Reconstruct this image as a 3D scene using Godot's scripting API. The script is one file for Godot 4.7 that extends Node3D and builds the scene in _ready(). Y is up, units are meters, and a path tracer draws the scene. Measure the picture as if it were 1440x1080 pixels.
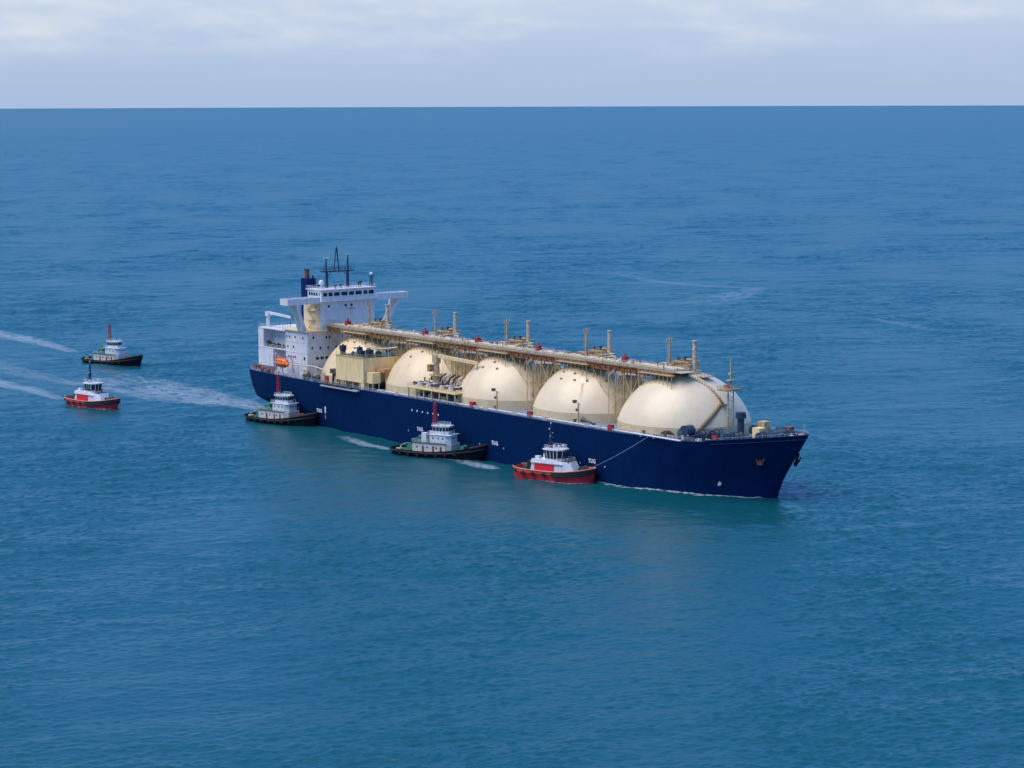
extends Node3D
# A gas carrier with five domed tanks and five tugs on an open sea, seen from the air.
# World: the foot of the camera is the origin, -z is ahead. Ship axes: x from stern to bow, y up, z to starboard.

const SHIP_AT := Vector3(-87.116, 0.0, -906.552)
const SHIP_TURN := -51.8
const EARTH := 8.6e6
const DECK := 16.1
const BEAM := 23.3
const TANKS := [61.5, 102.4, 144.2, 185.8, 228.0]
const MASTS := [67.5, 108.7, 149.9, 192.0, 232.6]
const TANK_R := 21.9
const TANK_Y := 12.3
var M := {}
var rng := RandomNumberGenerator.new()
var used := {}


class MB:
	var v := PackedVector3Array()
	var n := PackedVector3Array()
	var uv := PackedVector2Array()

	func tri(a: Vector3, b: Vector3, c: Vector3, na: Vector3, nb: Vector3, nc: Vector3) -> void:
		if (b - a).cross(c - a).dot(na + nb + nc) > 0.0:
			v.append(a); v.append(c); v.append(b)
			n.append(na); n.append(nc); n.append(nb)
		else:
			v.append(a); v.append(b); v.append(c)
			n.append(na); n.append(nb); n.append(nc)

	func quad(a: Vector3, b: Vector3, c: Vector3, d: Vector3, m: Vector3) -> void:
		tri(a, b, c, m, m, m)
		tri(a, c, d, m, m, m)

	func obox(c: Vector3, ex: Vector3, ey: Vector3, ez: Vector3) -> void:   # half edges
		for k in 3:
			var e: Vector3 = [ex, ey, ez][k]
			var f: Vector3 = [ey, ez, ex][k]
			var g: Vector3 = [ez, ex, ey][k]
			for s in [-1.0, 1.0]:
				var o: Vector3 = c + e * s
				quad(o - f - g, o + f - g, o + f + g, o - f + g, e.normalized() * s)

	func box(x0: float, x1: float, y0: float, y1: float, z0: float, z1: float) -> void:
		obox(Vector3(x0 + x1, y0 + y1, z0 + z1) / 2, Vector3((x1 - x0) / 2, 0, 0), Vector3(0, (y1 - y0) / 2, 0), Vector3(0, 0, (z1 - z0) / 2))

	func beam(a: Vector3, b: Vector3, w: float, hh := -1.0) -> void:
		var d := b - a
		if d.length() < 0.001:
			return
		var x := d.normalized()
		var side := x.cross(Vector3.UP)
		side = Vector3.RIGHT if side.length() < 0.01 else side.normalized()
		var up := side.cross(x)
		obox((a + b) / 2, d / 2, up * (w if hh < 0 else hh) / 2, side * w / 2)

	func tube(a: Vector3, b: Vector3, r0: float, r1 := -1.0, k := 8, caps := true) -> void:
		if r1 < 0:
			r1 = r0
		var x := (b - a).normalized()
		var p := x.cross(Vector3.UP)
		p = Vector3.RIGHT if p.length() < 0.01 else p.normalized()
		var q := p.cross(x)
		for i in k:
			var d0 := p * cos(TAU * i / k) + q * sin(TAU * i / k)
			var d1 := p * cos(TAU * (i + 1) / k) + q * sin(TAU * (i + 1) / k)
			tri(a + d0 * r0, a + d1 * r0, b + d1 * r1, d0, d1, d1)
			tri(a + d0 * r0, b + d1 * r1, b + d0 * r1, d0, d1, d0)
			if caps:
				tri(b, b + d0 * r1, b + d1 * r1, x, x, x)
				tri(a, a + d0 * r0, a + d1 * r0, -x, -x, -x)

	func pipe(points: Array, r: float, k := 6) -> void:
		for i in points.size() - 1:
			tube(points[i], points[i + 1], r, r, k, true)

	func lathe(c: Vector3, prof: Array, k: int, smooth := true) -> void:   # [radius, height] pairs from the bottom up
		for j in prof.size() - 1:
			var a: Vector2 = prof[j]
			var b: Vector2 = prof[j + 1]
			var na := Vector2(b.y - a.y, a.x - b.x).normalized()
			var nb := na
			if smooth:
				var pa: Vector2 = prof[maxi(j - 1, 0)]
				var pb: Vector2 = prof[mini(j + 2, prof.size() - 1)]
				na = Vector2(b.y - pa.y, pa.x - b.x).normalized()
				nb = Vector2(pb.y - a.y, a.x - pb.x).normalized()
			for i in k:
				var d0 := Vector3(cos(TAU * i / k), 0, sin(TAU * i / k))
				var d1 := Vector3(cos(TAU * (i + 1) / k), 0, sin(TAU * (i + 1) / k))
				var p00 := c + d0 * a.x + Vector3.UP * a.y
				var p10 := c + d1 * a.x + Vector3.UP * a.y
				var p01 := c + d0 * b.x + Vector3.UP * b.y
				var p11 := c + d1 * b.x + Vector3.UP * b.y
				var m00 := d0 * na.x + Vector3.UP * na.y
				var m10 := d1 * na.x + Vector3.UP * na.y
				var m01 := d0 * nb.x + Vector3.UP * nb.y
				var m11 := d1 * nb.x + Vector3.UP * nb.y
				if a.x > 0.001:
					tri(p00, p10, p11, m00, m10, m11)
				if b.x > 0.001:
					tri(p00, p11, p01, m00, m11, m01)

	func ball(c: Vector3, r: float, k := 10, squash := 1.0) -> void:
		var prof := []
		for j in k / 2 + 1:
			var t := -PI / 2 + PI * j / (k / 2)
			prof.append(Vector2(maxf(r * cos(t), 0.0), r * squash * sin(t)))
		lathe(c, prof, k)

	func prism(poly: Array, y0: float, y1: float, top: Array = []) -> void:   # convex outlines of Vector2(x, z)
		if top.is_empty():
			top = poly
		var k := poly.size()
		var mid := Vector2.ZERO
		for p in poly:
			mid += p / k
		for i in k:
			var a: Vector2 = poly[i]
			var b: Vector2 = poly[(i + 1) % k]
			var c: Vector2 = top[(i + 1) % k]
			var d: Vector2 = top[i]
			var A := Vector3(a.x, y0, a.y)
			var B := Vector3(b.x, y0, b.y)
			var C := Vector3(c.x, y1, c.y)
			var D := Vector3(d.x, y1, d.y)
			var m := (B - A).cross(D - A if (D - A).length() > 0.001 else C - A).normalized()
			if m.dot(Vector3(a.x + b.x - 2 * mid.x, 0, a.y + b.y - 2 * mid.y)) < 0:
				m = -m
			quad(A, B, C, D, m)
			if i > 0 and i < k - 1:
				var t0: Vector2 = top[0]
				var b0: Vector2 = poly[0]
				tri(Vector3(t0.x, y1, t0.y), D, C, Vector3.UP, Vector3.UP, Vector3.UP)
				tri(Vector3(b0.x, y0, b0.y), A, B, Vector3.DOWN, Vector3.DOWN, Vector3.DOWN)

	func grid(rows: Array, hint: Vector3, round_it := false) -> void:   # rows of points; smooth normals on the side of hint, or away from the x axis through hint
		var ns := []
		for j in rows.size():
			var line := []
			for i in rows[j].size():
				var du: Vector3 = rows[j][mini(i + 1, rows[j].size() - 1)] - rows[j][maxi(i - 1, 0)]
				var dv: Vector3 = rows[mini(j + 1, rows.size() - 1)][i] - rows[maxi(j - 1, 0)][i]
				var m := du.cross(dv)
				m = hint if m.length() < 1e-7 else m.normalized()
				var away := hint
				if round_it:
					away = rows[j][i] - hint
					away.x *= 0.02
				if m.dot(away) < 0:
					m = -m
				line.append(m)
			ns.append(line)
		for j in rows.size() - 1:
			for i in rows[j].size() - 1:
				tri(rows[j][i], rows[j][i + 1], rows[j + 1][i + 1], ns[j][i], ns[j][i + 1], ns[j + 1][i + 1])
				tri(rows[j][i], rows[j + 1][i + 1], rows[j + 1][i], ns[j][i], ns[j + 1][i + 1], ns[j + 1][i])

	func mesh() -> ArrayMesh:
		var a := []
		a.resize(Mesh.ARRAY_MAX)
		a[Mesh.ARRAY_VERTEX] = v
		a[Mesh.ARRAY_NORMAL] = n
		if uv.size() == v.size():
			a[Mesh.ARRAY_TEX_UV] = uv
		var m := ArrayMesh.new()
		m.add_surface_from_arrays(Mesh.PRIMITIVE_TRIANGLES, a)
		return m


func P(x: float, y: float, z: float) -> Vector3:
	return Vector3(x, y, z)


func part(called: String, mb, material: Material, parent: Node, label := "") -> MeshInstance3D:
	var o := MeshInstance3D.new()
	o.name = called
	o.mesh = mb.mesh() if mb is MB else mb
	o.material_override = material
	parent.add_child(o, true)
	if label:
		o.set_meta("label", label)
	return o


func boxpart(called: String, x0: float, x1: float, y0: float, y1: float, z0: float, z1: float, material: Material, parent: Node) -> MeshInstance3D:
	var b := MB.new()
	b.box(x0, x1, y0, y1, z0, z1)
	return part(called, b, material, parent)


func numbered(called: String) -> String:
	used[called] = used.get(called, -1) + 1
	return called if used[called] == 0 else "%s_%03d" % [called, used[called]]


func thing(called: String, label: String, category: String, at: Vector3, turn := 0.0, group := "") -> Node3D:
	var o := Node3D.new()
	o.name = numbered(called)
	add_child(o)
	o.position = at
	o.rotation_degrees.y = turn
	o.set_meta("label", label)
	o.set_meta("category", category)
	if group:
		o.set_meta("group", group)
	return o


func lin(r: float, g: float, b: float, a := 1.0) -> Color:
	return Color(r, g, b, a).linear_to_srgb()


func mat(called: String, c: Color, rough := 0.6, metal := 0.0, tex: Texture2D = null, scale := Vector3.ONE * 0.2, bump: Texture2D = null, height := 0.0) -> StandardMaterial3D:
	var m := StandardMaterial3D.new()
	m.resource_name = called
	m.albedo_color = c
	m.roughness = rough
	m.metallic = metal
	if tex:
		m.albedo_texture = tex
		m.uv1_triplanar = true
		m.uv1_scale = scale
	if bump:
		m.uv1_triplanar = true
		m.uv1_scale = scale
		m.heightmap_enabled = true
		m.heightmap_texture = bump
		m.heightmap_scale = height
	M[called] = m
	return m


func noise_tex(sd: int, freq: float, octaves: int, stops: Array, size := 512) -> NoiseTexture2D:
	var f := FastNoiseLite.new()
	f.seed = sd
	f.noise_type = FastNoiseLite.TYPE_SIMPLEX_SMOOTH
	f.frequency = freq
	f.fractal_octaves = octaves
	f.fractal_gain = 0.6
	var t := NoiseTexture2D.new()
	t.width = size
	t.height = size
	t.seamless = true
	t.noise = f
	if stops:
		var g := Gradient.new()
		var off := PackedFloat32Array()
		var col := PackedColorArray()
		for s in stops:
			off.append(s[0])
			col.append(s[1])
		g.offsets = off
		g.colors = col
		t.color_ramp = g
	return t


func sky_image() -> Image:
	# light broken overcast: hazy lavender at the horizon, pale cloud streaks above it, blue-grey overhead; the same all round
	var w := 4096
	var h := 2048
	var small := Image.create_empty(64, 512, false, Image.FORMAT_RGBA8)
	for j in 512:
		var up := 90.0 - (j + 0.5) * 180.0 / 512
		var c := sky_color(up)
		for i in 64:
			small.set_pixel(i, j, c)
	small.resize(w, h, Image.INTERPOLATE_BILINEAR)
	var data := small.get_data()
	var f := FastNoiseLite.new()
	f.seed = 11
	f.fractal_octaves = 5
	f.frequency = 1.0
	f.fractal_gain = 0.55
	for j in range(h / 2 - 120, h / 2 + 2):
		var up := 90.0 - (j + 0.5) * 180.0 / h
		var base := sky_color(up)
		var amount := smoothstep(0.45, 1.7, up) * (1.0 - smoothstep(3.2, 7.0, up))
		var low := smoothstep(0.0, 0.5, up) * 0.25
		for i in w:
			var a := TAU * i / w
			var x := cos(a)
			var z := sin(a)
			var band := f.get_noise_3d(x * 9.0, up * 1.1, z * 9.0)
			var fine := f.get_noise_3d(x * 44.0 + 7.0, up * 3.6, z * 44.0)
			var t := clampf(0.5 + band * 0.75 + fine * 0.4, 0.0, 1.0)
			var side := -0.30 * sin(4.0 * a)   # the bank is thicker on one side of the sky
			var k := 0.55 * amount * (t - 0.36 + side) + low * (band * 0.3)
			var c := base.lerp(Color(0.915, 0.93, 0.94), clampf(k * 1.35, 0.0, 1.0)) if k > 0 else base.lerp(Color(0.68, 0.76, 0.875), clampf(-k * 0.8, 0.0, 1.0))
			var o := (j * w + i) * 4
			data[o] = int(clampf(c.r * 255.0 + 0.5, 0, 255))
			data[o + 1] = int(clampf(c.g * 255.0 + 0.5, 0, 255))
			data[o + 2] = int(clampf(c.b * 255.0 + 0.5, 0, 255))
	return Image.create_from_data(w, h, false, Image.FORMAT_RGBA8, data)


func sky_color(up: float) -> Color:
	var stops := [[-90.0, Color(0.675, 0.758, 0.868)], [0.25, Color(0.68, 0.758, 0.868)], [0.8, Color(0.695, 0.77, 0.885)], [1.5, Color(0.735, 0.80, 0.90)], [2.4, Color(0.785, 0.84, 0.915)], [3.6, Color(0.68, 0.80, 0.93)], [7.0, Color(0.44, 0.69, 0.985)], [13.0, Color(0.37, 0.64, 0.99)], [32.0, Color(0.36, 0.62, 0.97)], [90.0, Color(0.32, 0.54, 0.88)]]
	for i in stops.size() - 1:
		if up <= stops[i + 1][0]:
			return stops[i][1].lerp(stops[i + 1][1], clampf((up - stops[i][0]) / (stops[i + 1][0] - stops[i][0]), 0, 1))
	return stops[-1][1]


func fft(re: PackedFloat32Array, im: PackedFloat32Array, n: int) -> Array:
	# in-place inverse transform of n x n values, rows then columns
	var bits := int(round(log(n) / log(2)))
	var rev := PackedInt32Array()
	rev.resize(n)
	for i in n:
		var r := 0
		for b in bits:
			if i & (1 << b):
				r |= 1 << (bits - 1 - b)
		rev[i] = r
	var cs := PackedFloat32Array()
	var sn := PackedFloat32Array()
	cs.resize(n)
	sn.resize(n)
	for i in n:
		cs[i] = cos(TAU * i / n)
		sn[i] = sin(TAU * i / n)
	var ar := PackedFloat32Array()
	var ai := PackedFloat32Array()
	ar.resize(n)
	ai.resize(n)
	for pass_no in 2:
		var step := 1 if pass_no == 0 else n
		var jump := n if pass_no == 0 else 1
		for row in n:
			var base := row * jump
			for i in n:
				var q := base + rev[i] * step
				ar[i] = re[q]
				ai[i] = im[q]
			var length := 2
			while length <= n:
				var half := length >> 1
				var tw := n / length
				for s in range(0, n, length):
					var t := 0
					for k in range(s, s + half):
						var c := cs[t]
						var d := sn[t]
						var x := ar[k + half]
						var y := ai[k + half]
						var xr := x * c - y * d
						var xi := x * d + y * c
						var pr := ar[k]
						var pi := ai[k]
						ar[k + half] = pr - xr
						ai[k + half] = pi - xi
						ar[k] = pr + xr
						ai[k] = pi + xi
						t += tw
				length <<= 1
			for i in n:
				re[base + i * step] = ar[i]
				im[base + i * step] = ai[i]
	return [re, im]


const TILE := 168.0
const TILE_N := 512
var wave_a := PackedFloat32Array()
var wave_b := PackedFloat32Array()
var gusts := FastNoiseLite.new()


func make_waves(height: float, wind: Vector2, peak: float) -> void:
	# two tiles of wind sea: heights of random waves with a directional spectrum, repeating after TILE metres
	gusts.seed = 5
	gusts.frequency = 1.0
	gusts.fractal_octaves = 3
	var r := RandomNumberGenerator.new()
	r.seed = 77
	var n := TILE_N
	var re := PackedFloat32Array()
	var im := PackedFloat32Array()
	re.resize(n * n)
	im.resize(n * n)
	var dk := TAU / TILE
	for j in n:
		var ky := (j if j < n / 2 else j - n) * dk
		for i in n:
			var kx := (i if i < n / 2 else i - n) * dk
			var k := sqrt(kx * kx + ky * ky)
			if k <= 0 or k > dk * n * 0.45:
				continue
			var along := (kx * wind.x + ky * wind.y) / k
			var spread := 0.10 + 0.90 * along * along
			var amp := (exp(-0.5 / pow(k * peak, 2.0)) + 0.20 * exp(-0.5 / pow(k * peak * 6.0, 2.0))) / pow(k, 2.0) * spread
			re[j * n + i] = r.randfn() * amp
			im[j * n + i] = r.randfn() * amp
	var both := fft(re, im, n)
	wave_a = both[0]
	wave_b = both[1]
	var sum := 0.0
	for q in n * n:
		sum += wave_a[q] * wave_a[q] + wave_b[q] * wave_b[q]
	var f := height / sqrt(sum / (2 * n * n))
	for q in n * n:
		# steeper crests, flatter troughs
		var x := wave_a[q] * f
		wave_a[q] = x + 0.5 * x * x
		x = wave_b[q] * f
		wave_b[q] = x + 0.5 * x * x


func ripple_normals(slope: float) -> ImageTexture:
	# the same waves a fifth as long: slopes of the small ripples that the sheet is too coarse for
	var n := TILE_N
	var px := PackedFloat32Array()
	px.resize(n * n * 3)
	var sum := 0.0
	for j in n:
		for i in n:
			var sx := wave_b[j * n + ((i + 1) & (n - 1))] - wave_b[j * n + ((i - 1) & (n - 1))]
			sum += sx * sx * 2.0
	var f := slope / sqrt(sum / (n * n))
	for j in n:
		for i in n:
			var sx := clampf((wave_b[j * n + ((i + 1) & (n - 1))] - wave_b[j * n + ((i - 1) & (n - 1))]) * f, -0.3, 0.3)
			var sy := clampf((wave_b[((j + 1) & (n - 1)) * n + i] - wave_b[((j - 1) & (n - 1)) * n + i]) * f, -0.3, 0.3)
			var l := 1.0 / sqrt(1.0 + sx * sx + sy * sy)
			var q := (j * n + i) * 3
			px[q] = 0.5 - 0.5 * sx * l
			px[q + 1] = 0.5 + 0.5 * sy * l
			px[q + 2] = 0.5 + 0.5 * l
	return ImageTexture.create_from_image(Image.create_from_data(n, n, false, Image.FORMAT_RGBF, px.to_byte_array()))


func tap(w: PackedFloat32Array, u: float, v: float) -> float:
	u = fposmod(u, 1.0) * TILE_N
	v = fposmod(v, 1.0) * TILE_N
	var i := int(u)
	var j := int(v)
	var fu := u - i
	var fv := v - j
	i &= TILE_N - 1
	j &= TILE_N - 1
	var i2 := (i + 1) & (TILE_N - 1)
	var j2 := ((j + 1) & (TILE_N - 1)) * TILE_N
	j *= TILE_N
	return lerpf(lerpf(w[j + i], w[j + i2], fu), lerpf(w[j2 + i], w[j2 + i2], fu), fv)


func sea_y(x: float, z: float) -> float:
	return -(x * x + (z + 800.0) * (z + 800.0)) / (2.0 * EARTH)


func wave_y(x: float, z: float) -> float:
	# the sheet is built in detail in a wide wedge around the ship and lies calm outside it
	var r := sqrt(x * x + z * z)
	var a := absf(atan2(x, -z))
	var f := smoothstep(396.0, 404.0, r) * (1.0 - smoothstep(7000.0, 12000.0, r)) * (1.0 - smoothstep(WEDGE - 0.03, WEDGE - 0.002, a))
	if f <= 0.0:
		return 0.0
	# gusts: patches of rougher and calmer water
	f *= clampf(0.95 + 1.1 * gusts.get_noise_2d(x / 130.0, z / 300.0), 0.4, 1.6)
	var swell := 2.0 * tap(wave_b, (x * 0.97 - z * 0.24) / (TILE * 9.7), (z * 0.97 + x * 0.24) / (TILE * 9.7)) + 2.9 * tap(wave_a, (x * 0.99 + z * 0.12) / (TILE * 31.0), (z * 0.99 - x * 0.12) / (TILE * 31.0))
	return f * (swell + tap(wave_a, x / TILE, z / TILE) + 0.8 * tap(wave_b, (x * 0.93 + z * 0.367) / (TILE * 1.31), (z * 0.93 - x * 0.367) / (TILE * 1.31)))


const WEDGE := 0.30


func build_sea() -> void:
	make_waves(0.105, Vector2(0.2, 0.98), 0.37)
	var m := StandardMaterial3D.new()
	m.resource_name = "sea_water"
	m.albedo_color = lin(0.001, 0.070, 0.088)
	m.roughness = 0.30
	m.metallic_specular = 0.5
	m.normal_enabled = true
	m.normal_texture = ripple_normals(0.085)
	m.uv1_triplanar = true
	m.uv1_world_triplanar = true
	m.uv1_scale = Vector3.ONE / 41.0
	var angles := PackedFloat32Array()
	var fine := 520
	for i in fine + 1:
		angles.append(-WEDGE + 2.0 * WEDGE * i / fine)
	var rest := 200
	for i in range(1, rest + 1):
		angles.append(WEDGE + (TAU - 2.0 * WEDGE) * i / rest)
	var radii := PackedFloat32Array([0.0, 60.0, 130.0, 220.0, 300.0, 360.0])
	var r := 390.0
	while r < 62000.0:
		radii.append(r)
		r += 0.48 * pow(r / 420.0, 1.37) if r < 13000.0 else r * 0.04
	var k := angles.size()
	# the wedge takes every ring; the rest of the circle only every twelfth
	var v := PackedVector3Array()
	var n := PackedVector3Array()
	var idx := PackedInt32Array()
	var count := radii.size()
	for part_no in 2:
		var cols := range(0, fine + 1) if part_no == 0 else range(fine, k)
		var rows := []
		for j in count:
			if part_no == 0 or j < 6 or j % 12 == 6 or radii[j] > 13000.0 or j == count - 1:
				rows.append(j)
		var start := v.size()
		var w := cols.size()
		for j in rows:
			var rad := radii[j]
			for c in cols:
				var a := angles[c]
				var x := rad * sin(a)
				var z := -rad * cos(a)
				var y := sea_y(x, z)
				if part_no == 0:
					y += wave_y(x, z)
				v.append(Vector3(x, y, z))
		var h := rows.size()
		for j in h:
			for i in w:
				var q := start + j * w + i
				var du := v[q + (1 if i < w - 1 else 0)] - v[q - (1 if i > 0 else 0)]
				var dv := v[q + (w if j < h - 1 else 0)] - v[q - (w if j > 0 else 0)]
				var m2 := du.cross(dv)
				m2 = Vector3.UP if m2.length() < 1e-6 else m2.normalized()
				n.append(m2 if m2.y > 0 else -m2)
		for j in h - 1:
			for i in w - 1:
				var q := start + j * w + i
				idx.append(q); idx.append(q + w); idx.append(q + w + 1)
				idx.append(q); idx.append(q + w + 1); idx.append(q + 1)
	# seen from above the faces must run clockwise
	var mid := idx.size() / 4
	mid -= mid % 3
	if (v[idx[mid + 1]] - v[idx[mid]]).cross(v[idx[mid + 2]] - v[idx[mid]]).y > 0:
		for t in range(0, idx.size(), 3):
			var s := idx[t + 1]
			idx[t + 1] = idx[t + 2]
			idx[t + 2] = s
	var arr := []
	arr.resize(Mesh.ARRAY_MAX)
	arr[Mesh.ARRAY_VERTEX] = v
	arr[Mesh.ARRAY_NORMAL] = n
	arr[Mesh.ARRAY_INDEX] = idx
	var am := ArrayMesh.new()
	am.add_surface_from_arrays(Mesh.PRIMITIVE_TRIANGLES, arr)
	var o := part("sea", am, m, self)
	o.set_meta("kind", "structure")


func stain_tex(sd: int, streaks: int, strong: float) -> ImageTexture:
	# weathering of a tank cover: rust runs starting from the fittings round the crown, faint streaks further down
	var w := 1024
	var h := 256
	var r := RandomNumberGenerator.new()
	r.seed = sd
	var f := FastNoiseLite.new()
	f.seed = sd
	f.frequency = 1.0
	f.fractal_octaves = 4
	var dirt := PackedFloat32Array()
	dirt.resize(w * h)
	for k in streaks:
		var x := r.randi_range(0, w - 1)
		var y0 := r.randi_range(8, 70) if r.randf() < 0.75 else r.randi_range(60, 200)
		var long := r.randi_range(12, 75)
		var wide := r.randi_range(1, 4)
		var much := r.randf_range(0.12, 0.5) * strong
		for y in range(y0, mini(y0 + long, h)):
			var g := 1.0 - float(y - y0) / long
			for q in range(-wide, wide + 1):
				var o := y * w + posmod(x + q + int(2.0 * sin(y * 0.09 + k)), w)
				dirt[o] = minf(dirt[o] + much * g * (1.0 - absf(q) / (wide + 1.0)), 0.85)
	var im := Image.create_empty(w, h, false, Image.FORMAT_RGB8)
	for y in h:
		for x in w:
			var a := TAU * x / w
			var t := dirt[y * w + x] + 0.045 * clampf(f.get_noise_3d(cos(a) * 5.0, y * 0.035, sin(a) * 7.0) + 0.15, 0.0, 1.0) + 0.03 * clampf(f.get_noise_3d(cos(a) * 30.0, y * 0.012, sin(a) * 40.0), 0.0, 1.0)
			# sooty brown grime with ragged tongues below the crown
			var edge := 34.0 + 60.0 * f.get_noise_3d(cos(a) * 4.0 + 20.0, 0.0, sin(a) * 4.0) + 26.0 * f.get_noise_3d(cos(a) * 45.0, y * 0.01, sin(a) * 45.0)
			t += strong * 0.22 * (1.0 - smoothstep(edge - 16.0, edge + 16.0, float(y))) * (0.7 + 0.6 * f.get_noise_3d(cos(a) * 25.0, y * 0.06, sin(a) * 25.0))
			im.set_pixel(x, y, Color(1, 1, 1).lerp(Color(0.58, 0.43, 0.27), clampf(t, 0.0, 0.9)))
	return ImageTexture.create_from_image(im)


func foam_tex(sd: int, cover: float, fx: float, fy: float, soft: float, most: float) -> ImageTexture:
	# foam lying on the water: strands along the strip, thinning out at its sides and ends
	var w := 512
	var h := 128
	var f := FastNoiseLite.new()
	f.seed = sd
	f.frequency = 1.0
	f.fractal_octaves = 5
	f.fractal_gain = 0.62
	var im := Image.create_empty(w, h, false, Image.FORMAT_RGBA8)
	for j in h:
		var e: float = abs(j + 0.5 - h / 2.0) / (h / 2.0)
		for i in w:
			var g := (i + 0.5) / w
			var s := f.get_noise_2d(g * fx, j * fy / h) * 0.85 + f.get_noise_2d(g * fx * 5.0 + 50.0, j * fy * 2.2 / h) * 0.35
			var ends: float = smoothstep(0.0, 0.06, g) * (1.0 - smoothstep(0.35, 1.0, g))
			var want := cover * (1.0 - e * e) * (0.25 + 0.75 * ends) - 0.5
			var a := smoothstep(-soft, soft, s + want) * (1.0 - smoothstep(0.72, 1.0, e)) * smoothstep(0.0, 0.04, g) * (1.0 - smoothstep(0.8, 1.0, g))
			im.set_pixel(i, j, Color(1, 1, 1, a * most))
	return ImageTexture.create_from_image(im)


func foam(label: String, tex: Texture2D, pts: Array, widths: Array, lift := 0.13) -> void:
	# a strip of foam along world points Vector2(x, z); the texture runs once along it
	var curve := Curve3D.new()
	for p in pts:
		curve.add_point(Vector3(p.x, 0, p.y))
	for i in pts.size():
		var a: Vector2 = pts[maxi(i - 1, 0)]
		var b: Vector2 = pts[mini(i + 1, pts.size() - 1)]
		var d := Vector3(b.x - a.x, 0, b.y - a.y) / 6.0
		curve.set_point_in(i, -d)
		curve.set_point_out(i, d)
	var total := curve.get_baked_length()
	var steps := maxi(12, int(total / 1.4))
	var most := 0.0
	for w in widths:
		most = maxf(most, w)
	var across := clampi(int(most / 1.2), 3, 24)
	var mb := MB.new()
	var prev := []
	for i in steps + 1:
		var g := float(i) / steps
		var c := curve.sample_baked(g * total, true)
		var d := (curve.sample_baked(minf(g * total + 0.5, total), true) - curve.sample_baked(maxf(g * total - 0.5, 0.0), true)).normalized()
		var side := Vector3(-d.z, 0, d.x)
		var q := g * (widths.size() - 1)
		var w: float = lerpf(widths[int(q)], widths[mini(int(q) + 1, widths.size() - 1)], q - int(q)) / 2
		var line := []
		for e in across + 1:
			var s := c + side * w * (1.0 - 2.0 * e / across)
			s.y = sea_y(s.x, s.z) + wave_y(s.x, s.z) + lift
			line.append(s)
		if i > 0:
			var g0 := float(i - 1) / steps
			for e in across:
				for t in [[prev[e], prev[e + 1], line[e + 1], 0, 1, 3], [prev[e], line[e + 1], line[e], 0, 3, 2]]:
					var at := mb.v.size()
					mb.tri(t[0], t[1], t[2], Vector3.UP, Vector3.UP, Vector3.UP)
					for o in range(at, at + 3):
						var p := mb.v[o]
						mb.uv.append(Vector2(g0 if p == prev[e] or p == prev[e + 1] else g, float(e if p == prev[e] or p == line[e] else e + 1) / across))
		prev = line
	var m := StandardMaterial3D.new()
	m.resource_name = "foam"
	m.albedo_color = lin(0.50, 0.62, 0.72)
	m.albedo_texture = tex
	m.transparency = BaseMaterial3D.TRANSPARENCY_ALPHA
	m.roughness = 0.85
	var o := part(numbered("wake_foam"), mb, m, self)
	o.set_meta("kind", "stuff")
	o.set_meta("label", label)
	o.set_meta("category", "foam")


func table(t: Array, x: float) -> float:
	if x <= t[0][0]:
		return t[0][1]
	for i in t.size() - 1:
		if x <= t[i + 1][0]:
			var g: float = (x - t[i][0]) / (t[i + 1][0] - t[i][0])
			return lerpf(t[i][1], t[i + 1][1], g)
	return t[-1][1]


func bow_end(y: float) -> float:
	return table([[-4.0, 268.0], [0.0, 269.0], [5.2, 271.5], [11.2, 275.8], [17.0, 280.2], [20.5, 282.6]], y)


func stern_end(y: float) -> float:
	return table([[-4.0, 26.0], [0.0, 14.5], [2.0, 10.8], [4.0, 7.8], [6.4, 5.0], [10.0, 2.2], [14.0, 0.4], [16.5, 0.0]], y)


func hull_half(s: float, y: float) -> float:
	var f := clampf(y / 16.0, 0.0, 1.15)
	var d := bow_end(y) - s
	var bow_hi := table([[0.0, 0.0], [0.4, 0.7], [2.0, 2.2], [5.0, 4.9], [10.0, 8.7], [15.0, 11.9], [20.0, 14.5], [30.0, 18.3], [45.0, 21.2], [62.0, 22.8], [80.0, BEAM]], d)
	var bow_lo := table([[0.0, 0.0], [1.0, 1.9], [4.0, 4.6], [9.0, 8.0], [16.0, 12.0], [24.0, 16.0], [34.0, 19.8], [46.0, 22.2], [62.0, BEAM]], d)
	var e := s - stern_end(y)
	var st_hi := table([[0.0, 15.0], [0.7, 17.2], [2.0, 19.0], [5.0, 20.2], [12.0, 21.2], [30.0, 22.5], [52.0, BEAM]], e)
	var st_lo := table([[0.0, 1.0], [2.0, 5.0], [6.0, 9.5], [14.0, 14.5], [28.0, 19.4], [44.0, 22.4], [60.0, BEAM]], e)
	var g := smoothstep(-0.05, 0.42, f)
	return minf(lerpf(bow_lo, bow_hi, f), lerpf(st_lo, st_hi, g))


func hull_top(s: float) -> float:
	return DECK if s < 256.0 else lerpf(DECK, 16.8, (s - 256.0) / 1.2) if s < 257.2 else 16.8 + (s - 257.2) / 25.0 * 3.2


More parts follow.
